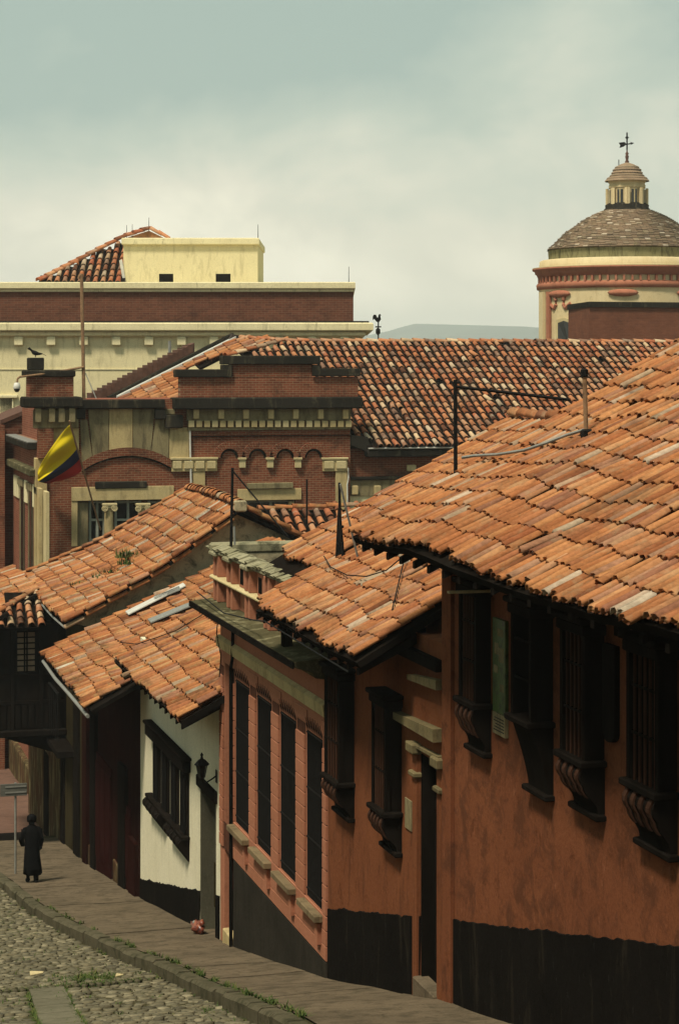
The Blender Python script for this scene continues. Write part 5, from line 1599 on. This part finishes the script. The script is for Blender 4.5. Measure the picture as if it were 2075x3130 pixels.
# fish-scale tiles laid in courses over the dome
st = MB().add([(-.5, 0, 0), (.5, 0, 0), (.5, 1, 0), (-.5, 1, 0), (-.5, 0, -.25), (.5, 0, -.25)], [(0, 1, 2, 3), (4, 5, 1, 0)])
sm_ = []
def prof_at(t):
    L = [0]
    for a, c in zip(prof[:-1], prof[1:]): L.append(L[-1] + math.hypot(a[0] - c[0], a[1] - c[1]))
    s = t * L[-1]
    for i in range(len(L) - 1):
        if s <= L[i + 1] + 1e-9:
            k = (s - L[i]) / (L[i + 1] - L[i]); a, c = prof[i], prof[i + 1]
            return a[0] + (c[0] - a[0]) * k, a[1] + (c[1] - a[1]) * k, L[-1]
    return prof[-1][0], prof[-1][1], L[-1]
nr = 30
for j in range(nr):
    r_, v_, LL = prof_at(j / nr); r2_, v2_, _ = prof_at(min(1, (j + 1) / nr))
    n = max(16, int(2 * math.pi * r_ * SC / .36))
    for k in range(n):
        t = 2 * math.pi * (k + (j % 2) * .5) / n
        if math.sin(t) > .15: continue
        d = Vector((math.cos(t), math.sin(t), 0)); tn = Vector((-math.sin(t), math.cos(t), 0))
        p0 = Vector((dc.x, dc.y, 0)) + d * (r_ * SC) + Vector((0, 0, dz(v_))); p1 = Vector((dc.x, dc.y, 0)) + d * (r2_ * SC) + Vector((0, 0, dz(v2_)))
        U_ = (p1 - p0); ln_ = U_.length; U_.normalize(); N_ = tn.cross(U_)
        if N_.z < 0 and N_.dot(d) < 0: N_ = -N_
        w_ = 2 * math.pi * r_ * SC / n * .96
        p0 = p0 + N_ * random.uniform(.06, .10)
        Ut = (U_ * ln_ * 1.1 - N_ * .06)
        X_ = tn * w_
        sm_.append(Matrix(((X_.x, Ut.x, N_.x * .3, p0.x), (X_.y, Ut.y, N_.y * .3, p0.y), (X_.z, Ut.z, N_.z * .3, p0.z), (0, 0, 0, 1))))
mass('dome_tiles', st, sm_, M_DOMETILE, D, smooth=False)
lat('lantern_base', M_SOOT, [(72, 646), (70, 640), (66, 637), (67, 628), (60, 624), (58, 622)], 24)
ltn = lat('lantern', M_CREAM, [(57, 640), (57, 577), (60, 575), (60, 569), (58, 567), (58, 560), (62, 556), (62, 553)], 8, False)
for k in range(8):
    t = math.pi * (k + .5) / 4 + math.pi / 8
    if math.sin(t) > .3: continue
    d = Vector((math.cos(t), math.sin(t), 0)); tn = Vector((-math.sin(t), math.cos(t), 0))
    ap_ = 57 * SC * math.cos(math.pi / 8) if False else 53.5 * SC
    c = Vector((dc.x, dc.y, 0)) + d * ap_
    poly = [c + tn * s_ * .19 + Vector((0, 0, dz(vv))) for s_, vv in ((-1, 624), (1, 624), (1, 582), (-1, 582))]
    w = mb().prism(poly, d * .06).build('lantern_window', M_GLASS, D)
    mb().prism([c + d * .06 + tn * s_ * .03 + Vector((0, 0, dz(vv))) for s_, vv in ((-1, 624), (1, 624), (1, 582), (-1, 582))], d * .03).build('mullion', M_STONE_L, w)
    for s_ in (-1, 1):
        mb().prism([c + d * .0 + tn * (s_ * .42 + o_) + Vector((0, 0, dz(vv))) for o_, vv in ((-.08, 632), (.08, 632), (.08, 577), (-.08, 577))], d * .14).build('lantern_pilaster', M_CREAM, D)
lcap = lat('lantern_roof', M_DOMETILE, [(68, 555), (66, 551), (58, 545), (50, 538), (45, 528), (41, 519), (34, 511), (22, 503), (10, 499), (5, 497)], 24)
for j, (r_, v_) in enumerate(((60, 546), (51, 538), (46, 529), (42, 520), (35, 512))):
    lat('tile_course', M_DOMETILE, [(r_ + 2.5, v_ + 1), (r_ + 1.5, v_ - 1.5), (r_ - 3, v_ - 4)], 24, parent=lcap)
lat('finial', M_BROWNROOF, [(3, 500), (7, 495), (4, 490), (5, 482), (6, 477), (3, 474), (6, 470), (3, 466), (2, 462), (1, 458)], 10)
q = mb().tube([(dc.x, dc.y, dz(460)), (dc.x, dc.y, dz(405))], .05, 5).lathe(dc.x, dc.y, [(.01, dz(426)), (.13, dz(421)), (.01, dz(414))], 8)
vane = thing('dome_weathervane', 'dark iron arrow weathervane on top of the church dome lantern', 'weathervane', (dc.x, dc.y, dz(460)))
q.build('rod', M_IRON, vane)
Rt = Vector((CA, -SA, 0)); o3 = Vector((dc.x, dc.y, 0))
def vp(u, v): return o3 + Rt * ((u - 1915) * SC) + Vector((0, 0, dz(v)))
th_ = Vector((SA, CA, 0)) * .08
mb().tube([vp(1898, 444), vp(1932, 438)], .04, 5).build('arm', M_IRON, vane)
mb().prism([vp(*p) for p in ((1890, 436), (1908, 434), (1914, 441), (1905, 448), (1892, 452), (1895, 444))], th_).build('tail', M_IRON, vane)
mb().prism([vp(*p) for p in ((1925, 434), (1937, 437), (1926, 443), (1929, 438))], th_).build('arrow_head', M_IRON, vane)
mb().tube([vp(1890, 510), vp(1890, 488)], .03, 4).build('lightning_rod', M_IRON, D)
# drum ornaments: oval bosses, scrolled window surround, window niche
def onD(u, v, r_=269):
    t_u = max(-.999, min(.999, (u - 1915) / r_))
    d = Rt * t_u - Vector((SA, CA, 0)) * math.sqrt(1 - t_u * t_u)
    return Vector((dc.x, dc.y, dz(v))) + d * (r_ * SC), d
for u in (1866, 2064, 1692):
    c, d = onD(u, 903); tn = d.cross(Vector((0, 0, 1))).normalized()
    wv = .95 if u != 1692 else 1.05
    vs = []; fs = []
    q = mb()
    for i in range(7):
        ph = math.pi * i / 6
        for k in range(12):
            t = 2 * math.pi * k / 12
            vs.append(c + tn * (wv * math.sin(ph) * math.cos(t)) + Vector((0, 0, .24 * math.sin(ph) * math.sin(t))) + d * (.22 * math.cos(ph)))
    for i in range(6):
        for k in range(12):
            j = (k + 1) % 12; fs.append((i * 12 + k, i * 12 + j, i * 12 + 12 + j, i * 12 + 12 + k))
    q.add(vs, fs).build('boss', M_SALMON, D, smooth=True)
for s_, us in ((-1, (1680, 1684, 1684, 1680, 1668)), (1, (1706, 1703, 1703, 1708, 1722))):
    pts_ = [onD(u, v)[0] for u, v in zip(us, (908, 922, 935, 946, 932))]
    mb().tube(pts_, .13, 6).build('scroll', M_SALMON, D)
c0, d0 = onD(1704, 1000)
for (u0, u1, v0_, v1_, mt, f_) in ((1686, 1728, 975, 1060, M_STONE_L, .1), (1693, 1722, 984, 1060, M_GLASS, .16)):
    pa = [onD(u, v)[0] for u, v in ((u0, v1_), (u1, v1_), (u1, v0_ + 6), ((u0 + u1) / 2, v0_), (u0, v0_ + 6))]
    mb().prism(pa, d0 * f_).build('niche' if mt is M_STONE_L else 'niche_window', mt, D)
for u in (1653, 1668):
    pa = [onD(u + s_, v)[0] for s_, v in ((-4, 1060), (4, 1060), (4, 895), (-4, 895))]
    mb().prism(pa, onD(u, 950)[1] * .15).build('pilaster', M_CREAM if u == 1653 else M_SALMON, D)
# plain brick block in front of the drum
bk = thing('brick_block', 'plain brown brick block with dark coping in front of the church drum', 'building', (48, 104, 0))
a = P(1800, 922, y=104); c = P(2140, 1100, y=104); e_ = P(1736, 922, y=110)
mb().prism([(a.x, 104, a.z - .3), (c.x, 104, a.z - .3), (c.x, 110, a.z - .3), (e_.x, 110, a.z - .3)], (0, 0, -18)).build('wall', M_BRR, bk)
mb().prism([(a.x - .05, 103.9, a.z - .3), (c.x, 103.9, a.z - .3), (c.x, 110, a.z - .3), (e_.x - .08, 110, a.z - .3)], (0, 0, .3)).build('coping', M_SOOT, bk)

# ================================================================== rooster weathervane on the big ridge
rb = P(1156, 1042, y=rj.y)
rv = thing('rooster_weathervane', 'black iron rooster weathervane standing behind the big tiled roof ridge', 'weathervane', rb)
mb().tube([rb - Vector((0, 0, .3)), P(1156, 978, y=rj.y)], .03, 5).build('rod', M_IRON, rv)
c = P(1155, 1013, y=rj.y)
mb().lathe(c.x, c.y, [(.01, c.z - .17), (.1, c.z - .08), (.1, c.z + .08), (.01, c.z + .17)], 10).build('ball', M_IRON, rv)
mb().tube([P(1147, 999, y=rj.y), P(1164, 999, y=rj.y)], .03, 5).build('arm', M_IRON, rv)
ro = [(1140, 968), (1143, 962), (1149, 962), (1152, 970), (1156, 971), (1158, 962), (1161, 960), (1165, 963), (1162, 966), (1164, 976), (1159, 984), (1152, 984), (1147, 978), (1144, 974), (1140, 978)]
mb().prism([P(u, v, y=rj.y) for u, v in ro], (0, .06, 0)).build('rooster', M_IRON, rv)

# ================================================================== THINGS ON AND ABOUT THE ROOFS
def mast(name, label, cat, u0, v0_, u1, v1_, y, r=.035, mat=None, group=None):
    a, c = P(u0, v0_, y=y), P(u1, v1_, y=y)
    t = thing(name, label, cat, a, group)
    mb().tube([a - Vector((0, 0, .25)), c], r, 6).build('pole', mat or M_IRON, t)
    return t, a, c
# mast with camera arm on the brick pier
t, a, c = mast('camera_mast', 'tall rusty mast with side arm and white dome camera on the brick building', 'mast', 258, 1218, 250, 838, YG - .1, .065, M_RUST)
j0 = P(256, 1122, y=YG - .15)
arm_end = P(62, 1152, y=YG - .6)
mb().tube([j0, P(150, 1141, y=YG - .4), arm_end], .045, 6).build('arm', M_RUST, t)
mb().tube([arm_end, P(55, 1158, y=YG - .6), P(53, 1172, y=YG - .6)], .04, 6).build('drop_pipe', M_RUST, t)
cc = P(53, 1180, y=YG - .6)
cmr = mb().lathe(cc.x, cc.y, [(.02, cc.z + .13), (.10, cc.z + .11), (.125, cc.z), (.13, cc.z - .08), (.12, cc.z - .1)], 14).build('camera_housing', M_WHITEM, t, smooth=True)
mb().lathe(cc.x, cc.y, [(.11, cc.z - .1), (.10, cc.z - .16), (.06, cc.z - .21), (.005, cc.z - .225)], 14).build('lens_dome', M_GLASS, cmr, smooth=True)
mb().tube([P(250, 838, y=YG - .1), P(244, 843, y=YG - .1), P(242, 852, y=YG - .1)], .06, 6).build('top_bracket', M_RUST, t)
mb().tube([P(262, 1140, y=YG - .1), P(295, 1218, y=YG)], .02, 4).build('stay_wire', M_WHITEM, t)

# flag on its slanting pole
m, nt, b_ = base_mat('flag_cloth', .8, .15)
uvn = N(nt, 'ShaderNodeAttribute'); uvn.attribute_name = 'band'
nt.links.new(ramp(nt, uvn.outputs['Fac'], [(0, (.62, .47, .01)), (.55, (.015, .02, .055)), (.77, (.33, .022, .018))], 'CONSTANT'), b_.inputs['Base Color'])
M_FLAG = m
fb, ft = P(308, 1620, y=YG), P(213, 1286, y=YG - 1.7)
fl = thing('flag', 'yellow, blue and red flag drooping from slanting pole on the brick front', 'flag', fb)
mb().tube([fb, ft], .035, 6).build('pole', M_RUST, fl)
def pole_at(v):
    t_ = (v - 1620) / (1286 - 1620); return fb + (ft - fb) * t_
NA, NB = 20, 26
vs = []; band = []; fs = []
def bez(p0, p1, p2, t_): return [(1 - t_) ** 2 * a_ + 2 * t_ * (1 - t_) * b2 + t_ * t_ * c_ for a_, b2, c_ in zip(p0, p1, p2)]
for i in range(NA + 1):
    al = i / NA
    hv = 1297 + (1427 - 1297) * al
    hp = pole_at(hv); hu, hvv, _ = proj(hp)
    for j in range(NB + 1):
        be = j / NB
        # free ends fall together towards the lower left
        e_top = (118, 1440); e_mid = (106, 1482); e_bot = (150, 1476)
        en = bez(e_top, e_mid, e_bot, al)
        ctl = (hu - 18 - 30 * (1 - al) + 10 * al, hvv + 42 - 10 * al)
        u_, v_ = bez((hu, hvv), ctl, en, be)
        yy = hp.y + .5 * be + .16 * math.sin(be * 7 + al * 9) * be + .10 * math.sin(al * 16 + be * 2) * (.25 + be)
        vs.append(P(u_ + 2.0 * math.sin(al * 12 + be * 5) * be, v_, y=yy)); band.append(al)
for i in range(NA):
    for j in range(NB):
        q_ = i * (NB + 1) + j; fs.append((q_, q_ + 1, q_ + NB + 2, q_ + NB + 1))
o = mb().add(vs, fs).build('cloth', M_FLAG, fl, smooth=True)
at_ = o.data.attributes.new('band', 'FLOAT', 'POINT'); at_.data.foreach_set('value', band)
sm = o.modifiers.new('thick', 'SOLIDIFY'); sm.thickness = .012

# bird on the chimney block
bpnt = P(110, 1092, y=YG + .1)
q = mb(); sec = [(-.20, .10, .02, .015), (-.10, .10, .045, .04), (0, .12, .075, .07), (.09, .15, .065, .065), (.14, .22, .035, .04), (.17, .25, .045, .045), (.20, .25, .03, .03), (.235, .245, .006, .008)]
vs = []; fs = []
for k, (sx_, sz_, ra, rb_) in enumerate(sec):
    for i in range(8):
        t_ = 2 * math.pi * i / 8
        vs.append(bpnt + Vector((-sx_ * 1.25, ra * math.cos(t_) * 1.25, sz_ * 1.25 + rb_ * math.sin(t_) * 1.25)))
for k in range(len(sec) - 1):
    for i in range(8):
        j = (i + 1) % 8; fs.append((k * 8 + i, k * 8 + j, k * 8 + 8 + j, k * 8 + 8 + i))
q.add(vs, fs)
bird = thing('bird', 'small dark bird perched on the black chimney of the brick pier', 'bird', bpnt)
q.build('body', M_IRON, bird, smooth=True)
for s_ in (-1, 1):
    mb().tube([bpnt + Vector((0, s_ * .03, .09)), bpnt + Vector((-.01, s_ * .03, 0))], .012, 4).build('leg', M_IRON, bird)
mb().prism([bpnt + Vector((.2, -.04, .14)), bpnt + Vector((.38, -.03, .05)), bpnt + Vector((.38, .03, .05)), bpnt + Vector((.2, .04, .14))], (0, 0, .015)).build('tail', M_IRON, bird)

# posts, poles and aerials on the tiled roofs
def onA(u, v, h=0.0):
    p = PL(u, v, xeA, zeA, mA); p.z += h; return p
p1 = onA(1392, 1432); 
t1 = thing('roof_post', 'dark vertical post at the far edge of the near tiled roof', 'post', p1, 'posts on the near tiled roof')
q1 = P(1391, 1160, y=p1.y)
mb().tube([p1 - Vector((0, 0, .3)), q1], .028, 6).build('pole', M_IRON, t1)
mb().tube([P(1394, 1182, y=p1.y), onA(1742, 1245, .1)], .022, 5).build('stay_bar', M_IRON, t1)
mb().tube([q1 + Vector((-.08, 0, -.04)), q1 + Vector((.08, 0, -.04))], .012, 4).build('tip', M_IRON, t1)
p2 = onA(1793, 1346)
t2 = thing('pipe_post', 'short rusty pipe post with clamp on the near tiled roof, cable at its foot', 'post', p2, 'posts on the near tiled roof')
q2 = P(1785, 1138, y=p2.y)
mb().tube([p2 - Vector((0, 0, .3)), q2], .03, 8).build('pole', M_RUST, t2)
mb().lathe(q2.x, q2.y, [(.035, q2.z - .06), (.05, q2.z - .05), (.05, q2.z + .03), (.02, q2.z + .05)], 8).build('cap', M_IRON, t2)
mb().bbox(p2.x - .06, p2.x + .06, p2.y - .06, p2.y + .06, p2.z - .05, p2.z + .14, .02).build('clamp', M_IRON, t2)
pts_ = [onA(u, v, h) for u, v, h in ((1413, 1426, .12), (1450, 1423, .13), (1520, 1420, .13), (1600, 1408, .13), (1670, 1385, .13), (1730, 1362, .13), (1790, 1347, .14))]
cb = mb().tube(pts_, .022, 6).build('roof_cable', M_GALV, None, at=pts_[0]); tag(cb, 'pale grey cable lying across the near tiled roof between two posts', 'cable')
def onB(u, v, h=0.0):
    p = PL(u, v, xeB, zeB, mB); p.z += h; return p
p3 = onB(1040, 1712)
t3 = thing('aerial_mast', 'bundle of black poles with leaning strut rising from the middle tiled roof', 'mast', p3)
for k, (u0, u1, vt) in enumerate(((1028, 1036, 1555), (1042, 1037, 1475), (1052, 1040, 1590))):
    a = onB(u0, 1714 - 3 * k)
    mb().tube([a - Vector((0, 0, .2)), P(u1, vt, y=a.y)], .032, 6, .022).build('pole', M_IRON, t3)
a = onB(1096, 1716); mb().tube([a, P(1040, 1480, y=a.y - .2)], .018, 5).build('strut', M_GALV, t3)
for v in (1610, 1660):
    c = P(1040, v, y=p3.y - .03); mb().lathe(c.x, c.y, [(.06, c.z - .02), (.06, c.z + .02)], 8).build('clamp', M_IRON, t3)
t4, a, c = mast('slim_pole', 'slim dark pole with slanting stay standing on the mossy parapet', 'pole', 706, 1658, 711, 1430, 38.2, .028, M_IRON)
mb().tube([P(711, 1438, y=38.2), P(880, 1640, y=37.4)], .016, 5).build('stay', M_IRON, t4)
mb().tube([P(718, 1665, y=38.1), P(716, 1610, y=38.1)], .022, 5).build('stub', M_GALV, t4)
mast('thin_pole', 'thin dark pole in front of the brick front behind the tiled roof', 'pole', 938, 1640, 938, 1465, 46.0, .022, M_IRON)
mast('vent_pipe', 'short grey vent pipe on the yellow building behind roof verge', 'pipe', 520, 1075, 519, 1042, YF_ if False else 88.0, .07, M_GALV)
# loose wires sagging over the middle roof
for (lab, pp) in (('thin black wire looping over the middle tiled roof', [onB(u, v, .2) for u, v in ((990, 1738), (1010, 1772), (1060, 1798), (1120, 1803), (1180, 1785), (1240, 1735))]),
                  ('thin black wire hanging straight down the middle tiled roof', [onB(1242, 1728, .22), onB(1225, 1790, .18), onB(1200, 1890, .15), onB(1196, 1905, .12)])):
    w_ = mb().tube(pp, .010, 5).build('roof_wire', M_IRON, None, at=pp[0]); tag(w_, lab, 'wire')
def onD_(u, v, h=.16):
    p = PL(u, v, xeD, zeD, mD); p.z += h; return p
pp = [onD_(u, v) for u, v in ((655, 1878), (600, 1912), (540, 1948), (480, 1970), (420, 1990), (370, 1985))]
tag(mb().tube(pp, .011, 5).build('roof_wire', M_IRON, None, at=pp[0]), 'thin black wire straggling across the mossy roof of white house', 'wire')
for lab, pp in (('thin wire strung along the mossy cornice of pink house', [(XW - .45, 38.7, 10.5), (XW - .5, 36, 10.42), (XW - .52, 33.5, 10.6), (xeB - .02, 31.0, zeB - .1), (xeB - .05, 26, zeB - .15)]),
                ('thin wire hanging down the wall from cornice at pink house end', [(XW - .06, 38.55, 10.1), (XW - .10, 38.5, 9.7), (XW - .06, 38.3, 9.3), (XW - .1, 38.25, 8.9)])):
    tag(mb().tube(pp, .012, 5).build('wall_wire', M_IRON, None, at=pp[0]), lab, 'wire')
# weeds rooted on the far sagging roof
gm2 = []
for (u, v, n, h_) in ((380, 1700, 60, .28), (385, 1720, 50, .2), (340, 1745, 30, .15), (300, 1760, 25, .12), (250, 1782, 20, .12), (410, 1690, 25, .15)):
    p = PL(u, v, xeF, zeF, mF); p.z -= .05
    for _ in range(n):
        gm2.append(Matrix.Translation(p + Vector((random.gauss(0, .12), random.gauss(0, .12), 0))) @ Matrix.Rotation(random.uniform(0, 6.28), 4, 'Z') @ Matrix.Rotation(random.uniform(-.8, .5), 4, 'X') @ Matrix.Diagonal((1.6, 1, h_ * random.uniform(.5, 1.3), 1)))
tag(mass('roof_weeds', blade, gm2, M_GRASS, None), 'green weeds sprouting between tiles of the sagging gabled roof', 'weeds', kind='stuff')

# ================================================================== STREET LEVEL
sp = Vector((5.95, 55.1, zg(55.1)))
sg = thing('street_sign', 'grey rectangular sign seen from behind on thin pole at the pavement edge', 'sign', sp)
zt_ = P(45, 2392, y=55.1).z; zb_ = P(45, 2432, y=55.1).z
mb().tube([sp - Vector((0, 0, .1)), Vector((sp.x, sp.y, zt_))], .03, 8).build('pole', M_GALV, sg)
x0, x1 = P(2, 2400, y=55.05).x, P(84, 2400, y=55.05).x
bd = mb().bbox(x0, x1, 55.045, 55.07, zb_, zt_ - .02, .006).build('board', plain('sign_back', (.10, .10, .085), .6, .3, .2, 6), sg)
for zz in (zb_ + .08, zt_ - .12):
    mb().box(sp.x - .28, sp.x + .28, 55.03, 55.046, zz, zz + .035).build('clamp_bar', M_GALV, bd)

# person walking on the pavement: body under a long dark coat
m_skin = plain('skin', (.22, .12, .08), .6, .3, .1, 8)
M_COAT = plain('coat_black', (.006, .006, .0065), .9, .0, .3, 12)
pb_ = Vector((6.10, 52.6, zg(52.6) + .01))
per = thing('person', 'person in long black coat and cap walking on the sidewalk beside the sign', 'person', pb_)
sk = bpy.data.meshes.new('body')
J = {'pel': (0, 0, .92), 'ch': (0, .03, 1.25), 'nk': (0, .04, 1.43), 'hd0': (0, .05, 1.50), 'hd': (0, .06, 1.62), 'shl': (-.19, .03, 1.36), 'ell': (-.27, .0, 1.10), 'hal': (-.22, .17, .96), 'fl': (-.17, .20, .91),
     'shr': (.19, .03, 1.36), 'elr': (.24, .0, 1.09), 'har': (.22, .09, .86), 'fr': (.21, .11, .79), 'hl': (-.09, 0, .88), 'kl': (-.10, .09, .48), 'al': (-.10, -.02, .08), 'tl': (-.11, .13, .03), 'hr': (.09, 0, .88), 'kr': (.09, -.02, .47), 'ar': (.09, -.16, .11), 'tr': (.09, -.03, .03)}
RAD = {'pel': .16, 'ch': .17, 'nk': .06, 'hd0': .07, 'hd': .095, 'shl': .075, 'ell': .05, 'hal': .035, 'fl': .03, 'shr': .075, 'elr': .05, 'har': .035, 'fr': .03, 'hl': .1, 'kl': .065, 'al': .045, 'tl': .035, 'hr': .1, 'kr': .065, 'ar': .045, 'tr': .035}
names = list(J); ix = {n_: i for i, n_ in enumerate(names)}
ed = [('pel', 'ch'), ('ch', 'nk'), ('nk', 'hd0'), ('hd0', 'hd'), ('ch', 'shl'), ('shl', 'ell'), ('ell', 'hal'), ('hal', 'fl'), ('ch', 'shr'), ('shr', 'elr'), ('elr', 'har'), ('har', 'fr'), ('pel', 'hl'), ('hl', 'kl'), ('kl', 'al'), ('al', 'tl'), ('pel', 'hr'), ('hr', 'kr'), ('kr', 'ar'), ('ar', 'tr')]
sk.from_pydata([J[n_] for n_ in names], [(ix[a], ix[c]) for a, c in ed], [])
sk.materials.append(M_COAT)
bo = bpy.data.objects.new('body', sk); COL.objects.link(bo); bo.parent = per
bo.modifiers.new('skin', 'SKIN'); bo.modifiers.new('sub', 'SUBSURF').levels = 1
bo.modifiers['sub'].render_levels = 2
lay = sk.skin_vertices[0] if sk.skin_vertices else None
if lay is None:
    bpy.context.view_layer.objects.active = bo
    bo.select_set(True); bpy.ops.object.mode_set(mode='EDIT'); bpy.ops.object.mode_set(mode='OBJECT')
    lay = sk.skin_vertices[0]
for n_ in names:
    lay.data[ix[n_]].radius = (RAD[n_], RAD[n_] * (.8 if n_ in ('pel', 'ch') else 1)); lay.data[ix[n_]].use_root = n_ == 'pel'
def rings(secs, n=18, fold=0.0, seed=0):
    q = mb(); vs = []; fs = []
    for (z_, cx_, cy_, rx_, ry_) in secs:
        for k in range(n):
            t_ = 2 * math.pi * k / n
            w_ = 1 + fold * math.sin(5 * t_ + seed) * max(0, (1.1 - z_))
            vs.append(pb_ + Vector((cx_ + rx_ * w_ * math.cos(t_), cy_ + ry_ * w_ * math.sin(t_), z_)))
    for i in range(len(secs) - 1):
        for k in range(n):
            j = (k + 1) % n; fs.append((i * n + k, i * n + j, i * n + n + j, i * n + n + k))
    fs.append(tuple(range(n))[::-1]); fs.append(tuple((len(secs) - 1) * n + k for k in range(n)))
    return q.add(vs, fs)
rings([(.22, .03, .0, .235, .21), (.40, .025, 0, .225, .20), (.65, .01, 0, .205, .18), (.95, 0, 0, .185, .16), (1.12, 0, .02, .19, .155), (1.28, 0, .03, .205, .155), (1.38, 0, .03, .185, .125), (1.45, 0, .04, .11, .09), (1.48, 0, .045, .075, .075)], fold=.14).build('coat', M_COAT, per, smooth=True)
for s_, nm in ((-1, 'l'), (1, 'r')):
    pts_ = [pb_ + Vector(J[k + nm]) for k in ('sh', 'el', 'ha')]
    mb().tube(pts_, .085, 10, .06).build('sleeve', M_COAT, per, smooth=True)
rings([(1.56, 0, .06, .112, .125), (1.63, 0, .055, .125, .135), (1.70, 0, .05, .115, .125), (1.745, 0, .05, .07, .08), (1.76, 0, .05, .02, .02)]).build('cap', M_COAT, per, smooth=True)
mb().prism([pb_ + Vector(v_) for v_ in ((-.1, .17, 1.60), (.1, .17, 1.60), (.07, .26, 1.585), (-.07, .26, 1.585))], (0, 0, .018)).build('cap_peak', M_COAT, per)
for nm in 'lr':
    mb().tube([pb_ + Vector(J['h' + nm]), pb_ + Vector(J['k' + nm]), pb_ + Vector(J['a' + nm]) + Vector((0, 0, -.02))], .105, 10, .062).build('trouser_leg', M_COAT, per, smooth=True)
    f0 = pb_ + Vector(J['a' + nm]); f1 = pb_ + Vector(J['t' + nm])
    blob('shoe', ((f0.x + f1.x) / 2, (f0.y + f1.y) / 2 + .02, pb_.z + (.05 if nm == 'l' else .07)), (.055, .15, .055), M_IRON, per, 2, .05)

# scraps of litter on the cobbles
for k, (x, y_, lab) in enumerate(((4.35, 36.9, 'white scrap of paper lying on the cobbles beside weeds'), (5.62, 35.3, 'pale pebble-like scrap near the kerb beside the weeds'))):
    z_ = zg(y_) - .18
    poly = [(x - .14 + random.uniform(-.03, .03), y_ - .07, z_), (x + .12, y_ - .05, z_ + .02), (x + .15, y_ + .06, z_ + .01), (x - .1, y_ + .08, z_ + .03)]
    if k: poly = [(x + (a - x) * .5, y_ + (c - y_) * .5, d) for a, c, d in poly]
    tag(mb().prism(poly, (0, 0, .012)).build('litter', M_STONE_L, None, at=(x, y_, z_)), lab, 'litter')

# ================================================================== houses across the street (their backs to the sun, outside the picture)
spec = [(-14, -3.5, 5.6, M_D), (-3.4, 7.5, 5.2, M_C), (7.6, 19, 5.8, M_D), (19.1, 30, 5.4, M_B), (30.1, 42, 5.9, M_D), (42.1, 55, 5.5, M_C)]
desc = ['cream house with tiled roof farthest uphill across the street', 'pink house across the street beside the viewpoint', 'tall cream house across the street from the terracotta house', 'orange house across the street facing the doorway house', 'cream house across the street facing the pink house', 'pink house across the street at the lower corner']
for (y0, y1, h, mt), lab in zip(spec, desc):
    xf = -6.2; zb_ = zg((y0 + y1) / 2); ze = zg(y0) + h - .6
    hh = thing('opposite_house', lab, 'house', (-9, (y0 + y1) / 2, zb_), 'houses across the street')
    mb().box(-14, xf, y0, y1, zg(y1) - 2, ze).build('wall', mt, hh)
    mb().prism([(-5.3, y0, ze - .1), (-5.3, y0, ze + .05), (-10, y0, ze + 2.4), (-14.6, y0, ze + .05), (-14.6, y0, ze - .1), (-10, y0, ze + 2.2)], (0, y1 - y0, 0)).build('roof', M_TILE, hh)
    n = int((y1 - y0) / 2.6)
    for k in range(n):
        yc = y0 + (y1 - y0) * (k + .5) / n; zf = zg(yc)
        if k == n // 2: mb().box(xf - .05, xf + .04, yc - .55, yc + .55, zf - .2, zf + 2.3).build('door', M_WOOD, hh)
        else:
            w = mb().box(xf - .05, xf + .05, yc - .5, yc + .5, zf + 1.1, zf + 2.9).build('window', M_GLASS, hh)
            for s_ in (-.5, -.03, .44): mb().box(xf + .051, xf + .09, yc + s_, yc + s_ + .06, zf + 1.1, zf + 2.9).build('frame', M_WOOD, w)

# ================================================================== AIR
m = bpy.data.materials.new('haze_air'); m.use_nodes = True
nt = m.node_tree; nt.nodes.clear()
o_ = N(nt, 'ShaderNodeOutputMaterial'); pv = N(nt, 'ShaderNodeVolumePrincipled')
pv.inputs['Color'].default_value = (.90, .95, .98, 1); pv.inputs['Density'].default_value = .00026; pv.inputs['Anisotropy'].default_value = .2
nt.links.new(pv.outputs[0], o_.inputs['Volume'])
hz = mb().box(-4100, 7100, -700, 6200, -4.5, 150).build('haze', m, None)
tag(hz, 'thin pale haze over the far hills', 'haze', kind='stuff')
scene.cycles.volume_bounces = 2
